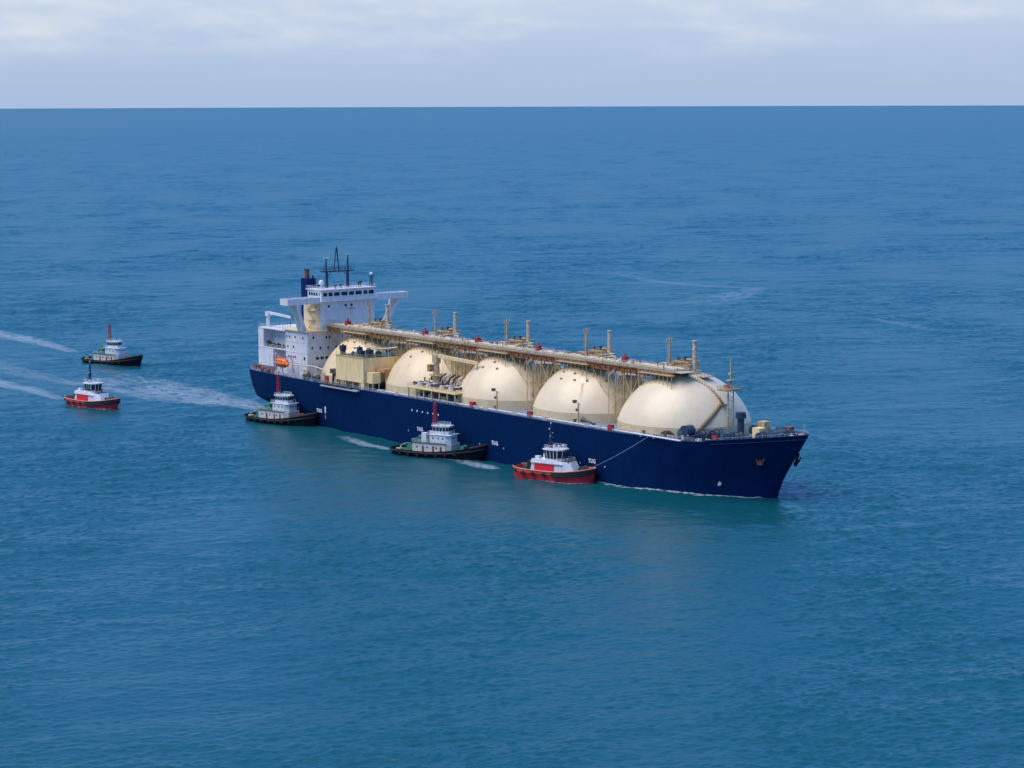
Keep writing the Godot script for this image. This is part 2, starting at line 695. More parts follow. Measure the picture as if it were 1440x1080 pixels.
func build_ship() -> void:
	var ship := thing("gas_carrier", "huge navy blue gas carrier ship with five cream domed tanks and white bridge house", "ship", SHIP_AT, SHIP_TURN)
	# hull
	var us := []
	for i in 97:
		var t := i / 96.0
		us.append(lerpf(t, 0.5 - 0.5 * cos(PI * t), 0.75))
	us.insert(us.bsearch(256.0 / 282.0), 256.0 / 282.0)
	us.insert(us.bsearch(257.4 / 282.0), 257.4 / 282.0)
	var hull := MB.new()
	var vs := 22
	var edge := []
	for side in [1.0, -1.0]:
		var rows := []
		for j in vs + 1:
			var line := []
			for u in us:
				var top := hull_top(u * 282.4)
				var y := lerpf(-3.5, top, float(j) / vs)
				var s := lerpf(stern_end(y), bow_end(y), u)
				var p := P(s, y, side * hull_half(s, y))
				line.append(p)
				if j == vs and side > 0:
					edge.append(p)
			rows.append(line)
		hull.grid(rows, P(0, 0, side))
		if side > 0:
			for j in vs:
				var a: Vector3 = rows[j][0]
				var b: Vector3 = rows[j + 1][0]
				hull.quad(a, b, P(b.x, b.y, -b.z), P(a.x, a.y, -a.z), P(-1, -0.4, 0).normalized())
	part("hull", hull, M.navy, ship)
	# deck: a plate inside the hull, lower behind the forecastle bulwark
	var deck := MB.new()
	for i in edge.size() - 1:
		var a: Vector3 = edge[i]
		var b: Vector3 = edge[i + 1]
		var ya := a.y - (0.12 if a.x < 256.6 else 1.25)
		var yb := b.y - (0.12 if b.x < 256.6 else 1.25)
		if a.x < 256.6 and b.x > 256.6:
			yb = ya
		deck.quad(P(a.x, ya, -a.z + 0.05), P(a.x, ya, a.z - 0.05), P(b.x, yb, b.z - 0.05), P(b.x, yb, -b.z + 0.05), Vector3.UP)
	part("deck", deck, M.deck, ship)
	# a flat bar along the sheer of the hull and the raised bulwark edge
	var lip := MB.new()
	for side in [1.0, -1.0]:
		for i in edge.size() - 1:
			var a: Vector3 = edge[i]
			var b: Vector3 = edge[i + 1]
			lip.beam(P(a.x, a.y + 0.05, side * (a.z - 0.05)), P(b.x, b.y + 0.05, side * (b.z - 0.05)), 0.28, 0.24)
	part("gunwale", lip, M.navy_edge, ship)
	# railing along the deck edge
	var rail := MB.new()
	for side in [1.0, -1.0]:
		var at := 1.0
		var last := Vector3.ZERO
		while at < 255.5:
			var p := P(at, DECK, side * (hull_half(at, DECK) - 0.35))
			rail.beam(p, p + P(0, 1.15, 0), 0.09)
			if last != Vector3.ZERO:
				for y in [0.45, 0.8, 1.15]:
					rail.beam(last + P(0, y, 0), p + P(0, y, 0), 0.055)
			last = p
			at += 2.6
	part("railing", rail, M.rail_grey, ship)
	build_marks(ship)
	for i in 5:
		build_tank(ship, TANKS[i], i)
	build_catwalk(ship)
	build_house(ship)
	build_machinery(ship)
	build_forecastle(ship)


func text_part(called: String, text: String, size: float, material: Material, parent: Node, at: Vector3, width := -1.0) -> void:
	var t := TextMesh.new()
	var f := SystemFont.new()
	f.font_names = PackedStringArray(["Droid Sans"])
	f.font_weight = 700
	t.font = f
	t.text = text
	t.font_size = 64
	t.pixel_size = size / 46.0
	t.depth = 0.04
	var o := part(called, t, material, parent)
	o.position = at
	if width > 0:
		o.scale.x = width


func build_marks(ship: Node3D) -> void:
	for s in [57.0, 119.4, 161.3, 210.7]:
		text_part("lettering", "TUG", 1.3, M.mark, ship, P(s, 5.9, maxf(hull_half(s, 5.9), hull_half(s, 6.9)) + 0.05))
	for i in 6:
		var b := MB.new()
		b.tube(P(114.7 + 3.05 * i, 12.05, BEAM - 0.05), P(114.7 + 3.05 * i, 12.05, BEAM + 0.07), 0.32, 0.32, 12)
		part("hull_mark", b, M.mark, ship)
	boxpart("hull_mark", 60.55, 61.15, 5.4, 7.8, hull_half(60.8, 6.0) - 0.3, hull_half(60.8, 6.0) + 0.06, M.mark, ship)
	boxpart("hull_mark", 60.55, 61.15, 3.2, 5.4, hull_half(60.8, 4.0) - 0.3, hull_half(60.8, 4.0) + 0.06, M.mark_red, ship)
	for s in [166.0, 205.0, 216.5, 112.5, 153.0]:
		var b := MB.new()
		b.tube(P(s, 4.7, BEAM - 0.4), P(s, 4.7, hull_half(s, 4.7) + 0.07), 0.28, 0.28, 10)
		part("hull_mark", b, M.mark_dull, ship)
	var w := MB.new()
	w.tube(P(256, 3.4, hull_half(256, 3.4) - 0.5), P(256.1, 3.4, hull_half(256, 3.4) + 0.1), 0.75, 0.75, 12)
	part("thruster_mark", w, M.mark_dull, ship)
	# starboard anchor in its pocket, port anchor hanging clear of the stem
	var a := part("anchor", anchor_mesh(), M.anchor_rust, ship, "rusty bow anchor housed against the navy hull")
	var hw := hull_half(268.7, 11.2)
	a.position = P(268.9, 10.4, hw + 0.35)
	a.rotation_degrees = Vector3(-18, 32, 0)
	var b2 := part("anchor", anchor_mesh(), M.black, ship)
	b2.position = P(272.5, 9.6, -hull_half(272.5, 10.6) - 1.2)
	b2.rotation_degrees = Vector3(14, 150, 12)
	var chain := MB.new()
	chain.tube(P(273.0, 15.6, -hull_half(273.0, 15.6) + 0.3), P(272.5, 12.6, -hull_half(272.5, 10.6) - 1.2), 0.2)
	part("anchor_chain", chain, M.black, ship)


func anchor_mesh() -> MB:
	var b := MB.new()
	b.beam(P(0, -0.3, 0), P(0, 3.6, 0), 0.55)
	b.obox(P(0, 0.1, 0), P(0.75, 0, 0), P(0, 0.4, 0), P(0, 0, 0.4))
	for s in [-1.0, 1.0]:
		b.beam(P(s * 0.5, 0.1, 0), P(s * 1.5, 1.9, 0.25), 0.5, 0.45)
		b.beam(P(s * 1.5, 1.9, 0.25), P(s * 2.1, 3.2, 0.3), 0.36)
	b.beam(P(-0.4, 3.5, 0), P(0.4, 3.5, 0), 0.3)
	return b


func build_tank(ship: Node3D, s: float, n: int) -> void:
	var b := MB.new()
	var rows := []
	var low := asin((18.9 - TANK_Y) / TANK_R)
	for j in 27:
		var line := []
		var a := low + (PI / 2 - 0.03 - low) * j / 26.0
		for i in 97:
			var t := TAU * i / 96.0
			line.append(P(cos(a) * cos(t), sin(a), cos(a) * sin(t)))
		rows.append(line)
	var c := P(s, TANK_Y, 0)
	for j in 26:
		for i in 96:
			for t in [[[j, i], [j, i + 1], [j + 1, i + 1]], [[j, i], [j + 1, i + 1], [j + 1, i]]]:
				var at := b.v.size()
				var d0: Vector3 = rows[t[0][0]][t[0][1]]
				var d1: Vector3 = rows[t[1][0]][t[1][1]]
				var d2: Vector3 = rows[t[2][0]][t[2][1]]
				b.tri(c + d0 * TANK_R, c + d1 * TANK_R, c + d2 * TANK_R, d0, d1, d2)
				for o in range(at, at + 3):
					for q in 3:
						if b.n[o] == [d0, d1, d2][q]:
							b.uv.append(Vector2(t[q][1] / 96.0, 1.0 - t[q][0] / 26.0))
							break
	var tank := part("tank_dome", b, M["tank_%d" % n], ship)
	var sk := MB.new()
	sk.lathe(P(s, 0, 0), [Vector2(20.9, DECK - 0.3), Vector2(20.9, 18.7), Vector2(20.85, 18.95)], 96, false)
	part("skirt", sk, M.tank_skirt, tank)
	# drip ring and plate seams standing proud of the cover
	for y in [19.1]:
		var r := sqrt(TANK_R * TANK_R - (y - TANK_Y) * (y - TANK_Y))
		var ring := MB.new()
		ring.lathe(P(s, 0, 0), [Vector2(r - 0.05, y - 0.2), Vector2(r + 0.09, y - 0.16), Vector2(r + 0.08, y - 0.02), Vector2(r - 0.1, y + 0.02)], 96, false)
		part("seam_ring", ring, M.tank_seam, tank)
	var lug := MB.new()
	lug.obox(Vector3.ZERO, P(0.36, 0, 0), P(0, 0.22, 0), P(0, 0, 0.4))
	lug.beam(P(-0.22, -0.2, -0.2), P(-0.22, -0.7, 0.35), 0.12)
	lug.beam(P(0.22, -0.2, -0.2), P(0.22, -0.7, 0.35), 0.12)
	var lug_mesh := lug.mesh()
	if n == 4:
		lug_mesh = null
	if lug_mesh:
		for ringy in [[30.6, 18, 0.0], [28.8, 18, 10.0]]:
			for k in ringy[1]:
				var az := deg_to_rad(360.0 * k / ringy[1] + ringy[2] + rng.randf_range(-4, 4))
				if rng.randf() < 0.3:
					continue
				var r := sqrt(TANK_R * TANK_R - pow(ringy[0] - TANK_Y, 2.0))
				var o := part("lug", lug_mesh, M.rust_brown, tank)
				o.position = P(s + r * cos(az), ringy[0] + 0.15, r * sin(az))
				o.rotation.y = PI / 2 - az
	s = MASTS[n] - 4.6
	# dome gear on the crown: rim, hatch trunk, frame, pipes and the pair of vent masts
	var rim := MB.new()
	rim.lathe(P(s, 0, 0), [Vector2(5.2, 32.4), Vector2(5.2, 34.3), Vector2(4.9, 34.3), Vector2(4.9, 34.2), Vector2(0.0, 34.35)], 32, false)
	part("crown_rim", rim, M.cream_worn, tank)
	var trunk := MB.new()
	trunk.tube(P(s, 32.5, 0), P(s, 35.6, 0), 1.9, 1.9, 20)
	trunk.tube(P(s, 35.6, 0), P(s, 36.1, 0), 2.2, 2.2, 20)
	part("hatch_trunk", trunk, M.cream_worn, tank)
	var frame := MB.new()
	for x in [-2.6, 1.0, 3.8]:
		for z in [-2.4, 2.4]:
			frame.beam(P(s + x, 32.0, z), P(s + x, 37.3, z), 0.28)
		frame.beam(P(s + x, 37.3, -2.5), P(s + x, 37.3, 2.5), 0.3)
	for z in [-2.4, 2.4]:
		frame.beam(P(s - 2.8, 37.4, z), P(s + 4.6, 37.4, z), 0.32)
		frame.beam(P(s - 7.0, 35.0, z), P(s - 2.6, 37.2, z), 0.2)
		frame.beam(P(s - 7.0, 35.0, z), P(s + 4.6, 35.4, z), 0.22)
		for x in [-6.0, -5.0, -4.0]:
			frame.beam(P(s + x, 33.0, z), P(s + x, 35.6 + (x + 6.0) * 0.5, z), 0.14)
	part("dome_frame", frame, M.cream_worn, tank)
	var pipes := MB.new()
	for z in [-1.6, -0.6, 0.5, 1.5]:
		pipes.pipe([P(s - 7.5, 35.2, z), P(s - 4.6, 35.5, z), P(s - 3.6, 36.6, z), P(s - 0.4, 36.6, z), P(s + 0.2, 35.6, z)], 0.24)
	pipes.pipe([P(s + 0.9, 35.6, 0), P(s + 0.9, 37.9, 0), P(s + 4.6, 37.9, 0)], 0.42)
	part("dome_pipes", pipes, M.cream_rust, tank)
	for k in 3:
		var valve := MB.new()
		var x := s - 1.6 + 2.2 * k
		valve.tube(P(x, 37.4, 1.2 - k), P(x, 38.4, 1.2 - k), 0.42, 0.3, 10)
		valve.tube(P(x, 38.4, 1.2 - k), P(x, 38.7, 1.2 - k), 0.62, 0.62, 10)
		part("valve", valve, M.dark_blue if k == 1 else M.brown, tank)
	var mast := MB.new()
	mast.tube(P(s + 4.6, 33.0, 0), P(s + 4.6, 43.6, 0), 0.7, 0.66, 16)
	mast.tube(P(s + 4.6, 43.6, 0), P(s + 4.6, 44.1, 0), 0.8, 0.8, 16)
	for y in [37.0, 41.0]:
		mast.tube(P(s + 4.6, y, 0), P(s + 4.6, y + 0.18, 0), 0.8, 0.8, 16)
	part("vent_mast", mast, M.pipe_cream, ship)
	var pole := MB.new()
	pole.tube(P(s - 7.0, 33.0, 0), P(s - 7.0, 43.9, 0), 0.42, 0.34, 10)
	for x in [-0.55, 0.55]:
		pole.beam(P(s - 7.0 + x, 33.5, 0.5), P(s - 7.0 + x, 42.6, 0.5), 0.1)
	for q in 15:
		pole.beam(P(s - 7.55, 34.0 + q * 0.6, 0.5), P(s - 6.45, 34.0 + q * 0.6, 0.5), 0.07)
	pole.beam(P(s - 7.0, 43.0, -1.2), P(s - 7.0, 43.0, 1.2), 0.25)
	pole.beam(P(s - 8.0, 42.7, 0), P(s - 6.0, 42.7, 0), 0.22)
	for z in [-1.1, 0.0, 1.1]:
		pole.tube(P(s - 7.0, 43.0, z), P(s - 7.0, 43.8, z), 0.26, 0.2, 8)
	part("light_mast", pole, M.cream_worn, ship)


func dome_y(s: float, z: float) -> float:
	var best := DECK
	for c in TANKS:
		var q: float = TANK_R * TANK_R - (s - c) * (s - c) - z * z
		if q > 0:
			best = maxf(best, TANK_Y + sqrt(q))
	return best


func build_catwalk(ship: Node3D) -> void:
	var root := Node3D.new()
	root.name = "catwalk"
	ship.add_child(root)
	var z0 := 3.4
	var z1 := 9.4
	var g := MB.new()
	var x := 38.0
	var parts_mat := [M.girder_aft, M.girder_aft, M.girder_fore, M.girder_fore, M.girder_fore]
	for k in 5:
		var b := MB.new()
		var a: float = 38.0 if k == 0 else (TANKS[k] + TANKS[k - 1]) / 2
		var e: float = (TANKS[k] + TANKS[k + 1]) / 2 if k < 4 else 233.6
		for z in [z0, z1]:
			b.box(a, e - 0.05, 34.45, 34.75, z - 0.35, z + 0.35)
			b.box(a, e - 0.05, 32.8, 33.0, z - 0.3, z + 0.3)
			b.box(a, e - 0.05, 33.0, 34.45, z - 0.07, z + 0.07)
			var q := a + 0.8
			while q < e:
				b.box(q - 0.07, q + 0.07, 33.0, 34.45, z - 0.28, z + 0.28)
				q += 2.7
		part("girder", b, parts_mat[k], root)
	x = 39.0
	while x < 233.0:
		g.beam(P(x, 33.8, z0), P(x, 33.8, z1), 0.25)
		x += 2.7
	part("cross_beams", g, M.brown, root)
	x = 38.0
	var plates := [boxmesh(5.0, 0.12, 5.9), boxmesh(5.0, 0.12, 5.9)]
	var i := 0
	while x < 233.0:
		var o := part("deck_plate", plates[i % 2], M.walk_plate if i % 3 else M.walk_plate_b, root)
		o.position = P(x + 2.55, 34.82, (z0 + z1) / 2)
		x += 5.1
		i += 1
	var rail := MB.new()
	for z in [z0 - 0.3, z1 + 0.3]:
		x = 38.0
		while x < 233.7:
			rail.beam(P(x, 34.8, z), P(x, 36., z), 0.1)
			x += 1.7
		for y in [35.25, 35.65, 36.]:
			rail.beam(P(38, y, z), P(233.6, y, z), 0.09)
	part("railing", rail, M.pale_cream, root)
	# cargo and vapour lines on the walkway with loops at every tank
	var lines := [[4.1, 0.36, 35.45, M.pale_cream], [5.1, 0.28, 35.4, M.cream_worn], [7.3, 0.42, 35.6, M.pipe_cream], [8.4, 0.24, 35.35, M.cream_worn]]
	for l in lines:
		var p := MB.new()
		p.tube(P(37, l[2], l[0]), P(232.6, l[2], l[0]), l[1], l[1], 10)
		x = 40.0
		while x < 231.0:
			p.tube(P(x, l[2], l[0]), P(x + 0.22, l[2], l[0]), l[1] * 1.45, l[1] * 1.45, 10)
			p.beam(P(x + 1.0, 34.85, l[0]), P(x + 1.0, l[2], l[0]), 0.2)
			x += 7.3 + l[0] * 0.4
		part("pipeline", p, l[3], root)
	# the branch pipes that swing from the walkway over every dome
	for sm in MASTS:
		var s: float = sm - 4.6
		var p := MB.new()
		p.pipe([P(s - 9.0, 35.5, 4.1), P(s - 9.0, 35.9, 1.0), P(s - 7.6, 35.8, 0.0)], 0.36)
		part("branch_pipe", p, M.cream_worn, root)
		if s < 220.0:
			p = MB.new()
			p.pipe([P(s + 8.0, 35.6, 7.3), P(s + 8.0, 36.7, 7.3), P(s + 8.0, 36.7, 0.6), P(s + 5.2, 36.7, 0.4)], 0.3)
			part("branch_pipe", p, M.cream_worn, root)
			p = MB.new()
			p.pipe([P(s + 11.0, 35.4, 5.1), P(s + 11.0, 36.7, 5.1), P(s + 13.5, 36.7, 5.1), P(s + 13.5, 35.4, 5.1)], 0.24)
			part("branch_pipe", p, M.pale_cream, root)
		var plat := MB.new()
		plat.box(s - 9.0, s + 6.6, 33.8, 34., 9.9, 11.6)
		for q in 9:
			plat.beam(P(s - 8.9 + 1.92 * q, 34., 11.5), P(s - 8.9 + 1.92 * q, 35.1, 11.5), 0.09)
			plat.beam(P(s - 8.9 + 1.92 * q, dome_y(s - 8.9 + 1.92 * q, 11.3), 11.3), P(s - 8.9 + 1.92 * q, 33.8, 11.3), 0.13)
		for y in [34.55, 35.1]:
			plat.beam(P(s - 9, y, 11.5), P(s + 6.6, y, 11.5), 0.08)
		part("side_platform", plat, M.cream_worn, root)
	# lattice carrying the walkway: posts down to the domes and trestles between them
	for k in 6:
		var a: float = 43.0 if k == 0 else TANKS[k - 1] + 5.5
		var e: float = TANKS[k] - 7.5 if k < 5 else 231.5
		var t := MB.new()
		for z in [z0, z1]:
			var q := a
			var up := true
			while q < e:
				var foot := maxf(dome_y(q, z), 25.0)
				t.beam(P(q, foot, z), P(q, 32.8, z), 0.15)
				var nxt := minf(q + 3.7, e)
				var foot2 := maxf(dome_y(nxt, z), 25.0)
				if foot < 31.5 and foot2 < 31.5:
					if up:
						t.beam(P(q, foot, z), P(nxt, 32.8, z), 0.13)
					else:
						t.beam(P(q, 32.8, z), P(nxt, foot2, z), 0.13)
					t.beam(P(q, foot, z), P(nxt, foot2, z), 0.15)
				up = not up
				q += 3.7
		if t.v.size():
			part("lattice", t, M.lattice_aft if k < 3 else M.lattice_fore, root).set_meta("kind", "stuff")
		if k > 0 and k < 5:
			var mid: float = (TANKS[k] + TANKS[k - 1]) / 2
			for dx in [-2.2, 2.2]:
				for z in [z0, z1 - 1.0]:
					var leg := MB.new()
					leg.beam(P(mid + dx, DECK - 0.2, z), P(mid + dx, 32.8, z), 0.3)
					part("trestle_leg", leg, M.lattice_aft, root)
			var br := MB.new()
			for z in [z0, z1]:
				for y in [17.0, 21.0, 25.0]:
					br.beam(P(mid - 2.2, y, z), P(mid + 2.2, y + 4, z), 0.15)
					br.beam(P(mid + 2.2, y, z), P(mid - 2.2, y + 4, z), 0.15)
			part("trestle_brace", br, M.lattice_aft, root)
			# drop pipes from the walkway to the deck between two domes
			var tr := MB.new()
			tr.box(mid - 2.9, mid + 2.9, DECK - 0.1, 30.6, 0.6, 6.0)
			tr.box(mid - 3.1, mid + 3.1, 30.6, 30.9, 0.4, 6.2)
			for y in [19.5, 23.0, 26.8]:
				tr.box(mid - 3.0, mid + 3.0, y, y + 0.2, 0.5, 6.1)
			part("pipe_trunk", tr, M.trunk_cream, root)
			for q in 2:
				var d := MB.new()
				var xx := mid - 1.5 + 3.0 * q + rng.randf_range(-0.3, 0.3)
				var zz := 10.2 + rng.randf_range(0, 2.0)
				var f := dome_y(xx, zz)
				d.pipe([P(xx, 33.0, z1), P(xx, 31.6, zz), P(xx, maxf(f, DECK), zz)], 0.15)
				part("drop_pipe", d, M.lattice_fore if k > 2 else M.lattice_aft, root)
	# valves, cable boxes and supports crowding the walkway
	for q in 70:
		var c := MB.new()
		var sx := 41.0 + 2.72 * q + rng.randf_range(-1.0, 1.0)
		var zz := rng.randf_range(3.8, 9.0)
		var kind := rng.randi_range(0, 3)
		var hh := rng.randf_range(0.5, 1.5)
		if kind == 0:
			c.box(sx - 0.4, sx + 0.4, 34.88, 35.4 + hh, zz - 0.3, zz + 0.3)
		elif kind == 1:
			c.tube(P(sx, 34.88, zz), P(sx, 35.7 + hh, zz), 0.16, 0.16, 8)
			c.tube(P(sx, 35.7 + hh, zz), P(sx, 35.85 + hh, zz), 0.4, 0.4, 10)
		elif kind == 2:
			c.beam(P(sx, 34.88, 3.7), P(sx, 36.4, 3.7), 0.16)
			c.beam(P(sx, 34.88, 9.1), P(sx, 36.4, 9.1), 0.16)
			c.beam(P(sx, 36.4, 3.6), P(sx, 36.4, 9.2), 0.2)
		else:
			c.tube(P(sx - 0.7, 35.6, zz), P(sx + 0.7, 35.6, zz), 0.5, 0.5, 10)
			c.tube(P(sx, 34.9, zz), P(sx, 36.4, zz), 0.2, 0.14, 8)
		part(["cable_box", "valve", "pipe_bridge", "valve"][kind], c, [M.cream_worn, M.brown, M.pale_cream, M.dark_grey, M.cream_rust, M.pale_grey][rng.randi_range(0, 5)], root)
	# red hose boxes on the walkway
	for s in [52.0, 100.5, 131.0, 164.2, 207.7]:
		var r := MB.new()
		r.box(s - 0.9, s + 0.9, 35.4, 37.4, 6.3, 7.7)
		r.tube(P(s, 37.4, 7.0), P(s, 38.3, 7.0), 0.25)
		r.beam(P(s, 38.2, 7.0), P(s + 1.2, 38.4, 7.3), 0.24)
		part("fire_monitor", r, M.red, root)


func boxmesh(w: float, h: float, d: float) -> ArrayMesh:
	var b := MB.new()
	b.box(-w / 2, w / 2, -h / 2, h / 2, -d / 2, d / 2)
	return b.mesh()


func window_on(parent: Node, at: Vector3, w: float, h: float, axis: String, called := "window") -> void:
	# a dark pane set in a thin pale frame, on a wall facing z ("z") or x ("x")
	var f := MB.new()
	var t := 0.09
	var e := Vector3(1, 0, 0) if axis == "z" else Vector3(0, 0, 1)
	var o := Vector3(0, 0, 1) if axis == "z" else Vector3(1, 0, 0)
	for q in [-1.0, 1.0]:
		f.obox(at + e * q * (w / 2 + t / 2), e * t / 2, Vector3(0, h / 2 + t, 0), o * 0.06)
		f.obox(at + Vector3(0, q * (h / 2 + t / 2), 0), e * w / 2, Vector3(0, t / 2, 0), o * 0.06)
	var pane := MB.new()
	pane.obox(at, e * w / 2, Vector3(0, h / 2, 0), o * 0.03)
	var win := part(called, pane, M.glass, parent)
	part("window_frame", f, M.white, win)


func build_house(ship: Node3D) -> void:
	var block := part("accommodation_block", house_box(26.5, 41.5, 15.9, 33.0, -18, 18), M.white, ship)
	for p in [[27.6, 30.5], [29.6, 30.5], [33.3, 30.6], [38.5, 30.6], [28.3, 26.8], [32.1, 26.8], [29.0, 23.1], [30.4, 23.1], [31.8, 23.1], [33.2, 23.1], [39.5, 23.0]]:
		var big: bool = p[0] > 39.0
		window_on(block, P(p[0], p[1], 18.0), 1.1 if big else 0.75, 1.3 if big else 0.85, "z")
	for p in [[15.3, 30.8], [9.6, 30.6], [8.2, 30.6], [15.9, 26.9], [12.3, 26.8], [8.8, 26.8], [5.2, 26.8], [13.7, 23.0], [11.6, 23.0], [9.4, 23.0], [13.1, 19.4], [-9.0, 30.6], [-13.0, 30.6]]:
		var big: bool = p[1] < 24.0
		window_on(block, P(41.5, p[1], p[0]), 1.5 if big else 0.8, 1.0, "x")
	for y in [21.0, 24.9, 28.8]:
		var trim := MB.new()
		trim.box(26.4, 41.62, y - 0.07, y + 0.07, -18.1, 18.1)
		part("deck_edge", trim, M.white_b, block)
	# the deck over the block, with its rail, and the narrow upper block
	var lid := MB.new()
	lid.box(25.8, 43.0, 33.0, 33.35, -19.0, 19.0)
	part("boat_deck", lid, M.cream, block)
	var r1 := MB.new()
	rail_round(r1, [P(26, 33.35, 18.8), P(42.8, 33.35, 18.8), P(42.8, 33.35, -18.8), P(26, 33.35, -18.8)], 1.1, 1.6)
	part("railing", r1, M.pale_cream, block)
	var upper := part("upper_block", house_box(30.5, 42.0, 33.35, 43.9, -12.2, 12.2), M.white, ship)
	var sidewall := MB.new()
	sidewall.box(30.6, 41.6, 33.4, 43.85, 12.2, 12.26)
	part("side_wall", sidewall, M.cream_wall, upper)
	for p in [[8.7, 42.1], [1.1, 42.1], [-1.6, 42.1], [-9.4, 42.1]]:
		window_on(upper, P(42.0, p[1], p[0]), 0.9, 1.0, "x")
	window_on(upper, P(34.0, 41.0, 12.26), 0.7, 0.9, "z")
	window_on(upper, P(38.4, 41.8, 12.26), 0.7, 0.9, "z")
	for y in [36.9, 40.4]:
		boxpart("deck_edge", 30.4, 42.1, y - 0.06, y + 0.06, -12.32, 12.35, M.white_b, upper)
	var stair := MB.new()
	for k in 3:
		var yy := 33.4 + 3.5 * k
		var d := 1.0 if k % 2 == 0 else -1.0
		stair.beam(P(36.0 - d * 2.2, yy, 12.8), P(36.0 + d * 2.2, yy + 3.5, 12.8), 0.4, 0.16)
		stair.beam(P(36.0 - d * 2.2, yy + 1.1, 13.0), P(36.0 + d * 2.2, yy + 4.6, 13.0), 0.07)
		stair.box(33.6, 38.6, yy + 3.4, yy + 3.5, 12.3, 13.1)
	part("outside_stair", stair, M.cream_worn, upper)
	text_sign(upper)
	# wheelhouse with its row of dark windows
	var wheel := part("wheelhouse", house_box(33.0, 42.4, 44.15, 48.1, -12.2, 12.2), M.white, ship)
	boxpart("bridge_deck", 32.2, 43.3, 43.9, 44.15, -13.0, 13.0, M.white_b, wheel)
	boxpart("roof_slab", 32.6, 43.0, 48.1, 48.4, -12.7, 12.7, M.white_b, wheel)
	var spans := [[11.4, 9.5], [9.05, 7.05], [6.6, 3.9], [3.35, 0.4], [-0.1, -2.5], [-3.0, -6.0], [-6.7, -8.6], [-9.0, -11.5]]
	for w in spans:
		window_on(wheel, P(42.4, 46.55, (w[0] + w[1]) / 2), w[0] - w[1] - 0.2, 1.35, "x")
	for s in [34.6, 36.2, 37.8, 39.4, 41.2]:
		window_on(wheel, P(s, 46.6, 12.2), 1.15 if s < 41 else 0.6, 1.15, "z")
	var r2 := MB.new()
	rail_round(r2, [P(32.8, 48.4, 12.5), P(42.8, 48.4, 12.5), P(42.8, 48.4, -12.5), P(32.8, 48.4, -12.5), P(32.8, 48.4, 12.5)], 1.1, 1.3)
	part("railing", r2, M.pale_grey, wheel)
	# open bridge wings with solid bulwarks, carried on slanting pierced legs
	for q in [1.0, -1.0]:
		var w := MB.new()
		w.box(37.6, 42.8, 43.4, 43.75, minf(12.9 * q, 27.2 * q), maxf(12.9 * q, 27.2 * q))
		w.box(42.55, 42.8, 43.75, 45.7, minf(12.9 * q, 27.2 * q), maxf(12.9 * q, 27.2 * q))
		w.box(37.6, 37.85, 43.75, 45.7, minf(12.9 * q, 27.2 * q), maxf(12.9 * q, 27.2 * q))
		w.box(37.85, 42.55, 43.75, 45.7, minf(26.95 * q, 27.2 * q), maxf(26.95 * q, 27.2 * q))
		part("bridge_wing", w, M.white, ship)
		var leg := CSGCombiner3D.new()
		leg.name = "wing_leg"
		var poly := CSGPolygon3D.new()
		poly.polygon = PackedVector2Array([Vector2(36.6, 33.3), Vector2(41.3, 33.3), Vector2(42.7, 43.4), Vector2(36.9, 43.4), Vector2(38.2, 39.5), Vector2(37.6, 36.0)])
		poly.depth = 1.3
		leg.add_child(poly)
		var hole := CSGPolygon3D.new()
		hole.polygon = PackedVector2Array([Vector2(38.8, 35.0), Vector2(39.9, 34.9), Vector2(40.2, 37.9), Vector2(39.7, 38.6), Vector2(39.2, 38.0)])
		hole.depth = 6.0
		hole.position.z = 2.0
		hole.operation = CSGShape3D.OPERATION_SUBTRACTION
		leg.add_child(hole)
		poly.material = M.white
		hole.material = M.white
		# lean outwards: shear the plate so that its top stands 4.5 m further out than its foot
		leg.transform = Transform3D(Basis(P(1, 0, 0), P(0, 1, 0.45 * q), P(0, 0, 1)), P(0, 0, (17.9 + 0.65) * q - 33.3 * 0.45 * q + 0.65))
		ship.add_child(leg, true)
	# mast on the wheelhouse roof: two legs, a cross platform, three poles
	var pf := MB.new()
	pf.box(33.9, 36.1, 54.3, 54.7, -7.0, 7.0)
	for z in [-7.0, -4.2, -1.4, 1.4, 4.2, 7.0]:
		for x in [34.0, 36.0]:
			pf.beam(P(x, 54.7, z), P(x, 55.7, z), 0.1)
	for x in [34.0, 36.0]:
		pf.beam(P(x, 55.7, -7), P(x, 55.7, 7), 0.1)
		pf.beam(P(x, 55.2, -7), P(x, 55.2, 7), 0.1)
	var radar := part("radar_mast", pf, M.mast_blue, ship)
	for z in [4.7, -4.7]:
		var mast := MB.new()
		mast.tube(P(35.0, 48.3, z), P(35.0, 54.4, z), 0.62, 0.5, 10)
		mast.beam(P(35.0, 52.2, z), P(35.0, 54.4, z * 0.55), 0.2)
		part("mast_leg", mast, M.mast_blue, radar)
	for q in [[4.9, 59.3, 0.34], [-4.9, 60.4, 0.34]]:
		var pole := MB.new()
		pole.tube(P(35, 54.6, q[0]), P(35, q[1], q[0]), q[2], 0.2, 8)
		pole.beam(P(34.3, 54.7, q[0] + 0.8), P(35, q[1] - 0.6, q[0]), 0.16)
		part("mast_pole", pole, M.mast_blue, radar)
		var top := MB.new()
		top.box(34.8, 35.2, q[1], q[1] + 0.35, q[0] - (1.3 if q[0] > 0 else 0.5), q[0] + (1.3 if q[0] > 0 else 0.5))
		part("radar_scanner", top, M.white, radar)
	var aframe := MB.new()
	aframe.beam(P(35, 54.6, 1.5), P(35, 63.0, 0.35), 0.28)
	aframe.beam(P(35, 54.6, -0.8), P(35, 63.0, 0.1), 0.34)
	aframe.beam(P(34.5, 58.5, 0.9), P(34.5, 58.5, -0.6), 0.2)
	aframe.tube(P(35, 63, 0.2), P(35, 63.8, 0.2), 0.16)
	part("mast_pole", aframe, M.mast_blue, radar)
	var dome := MB.new()
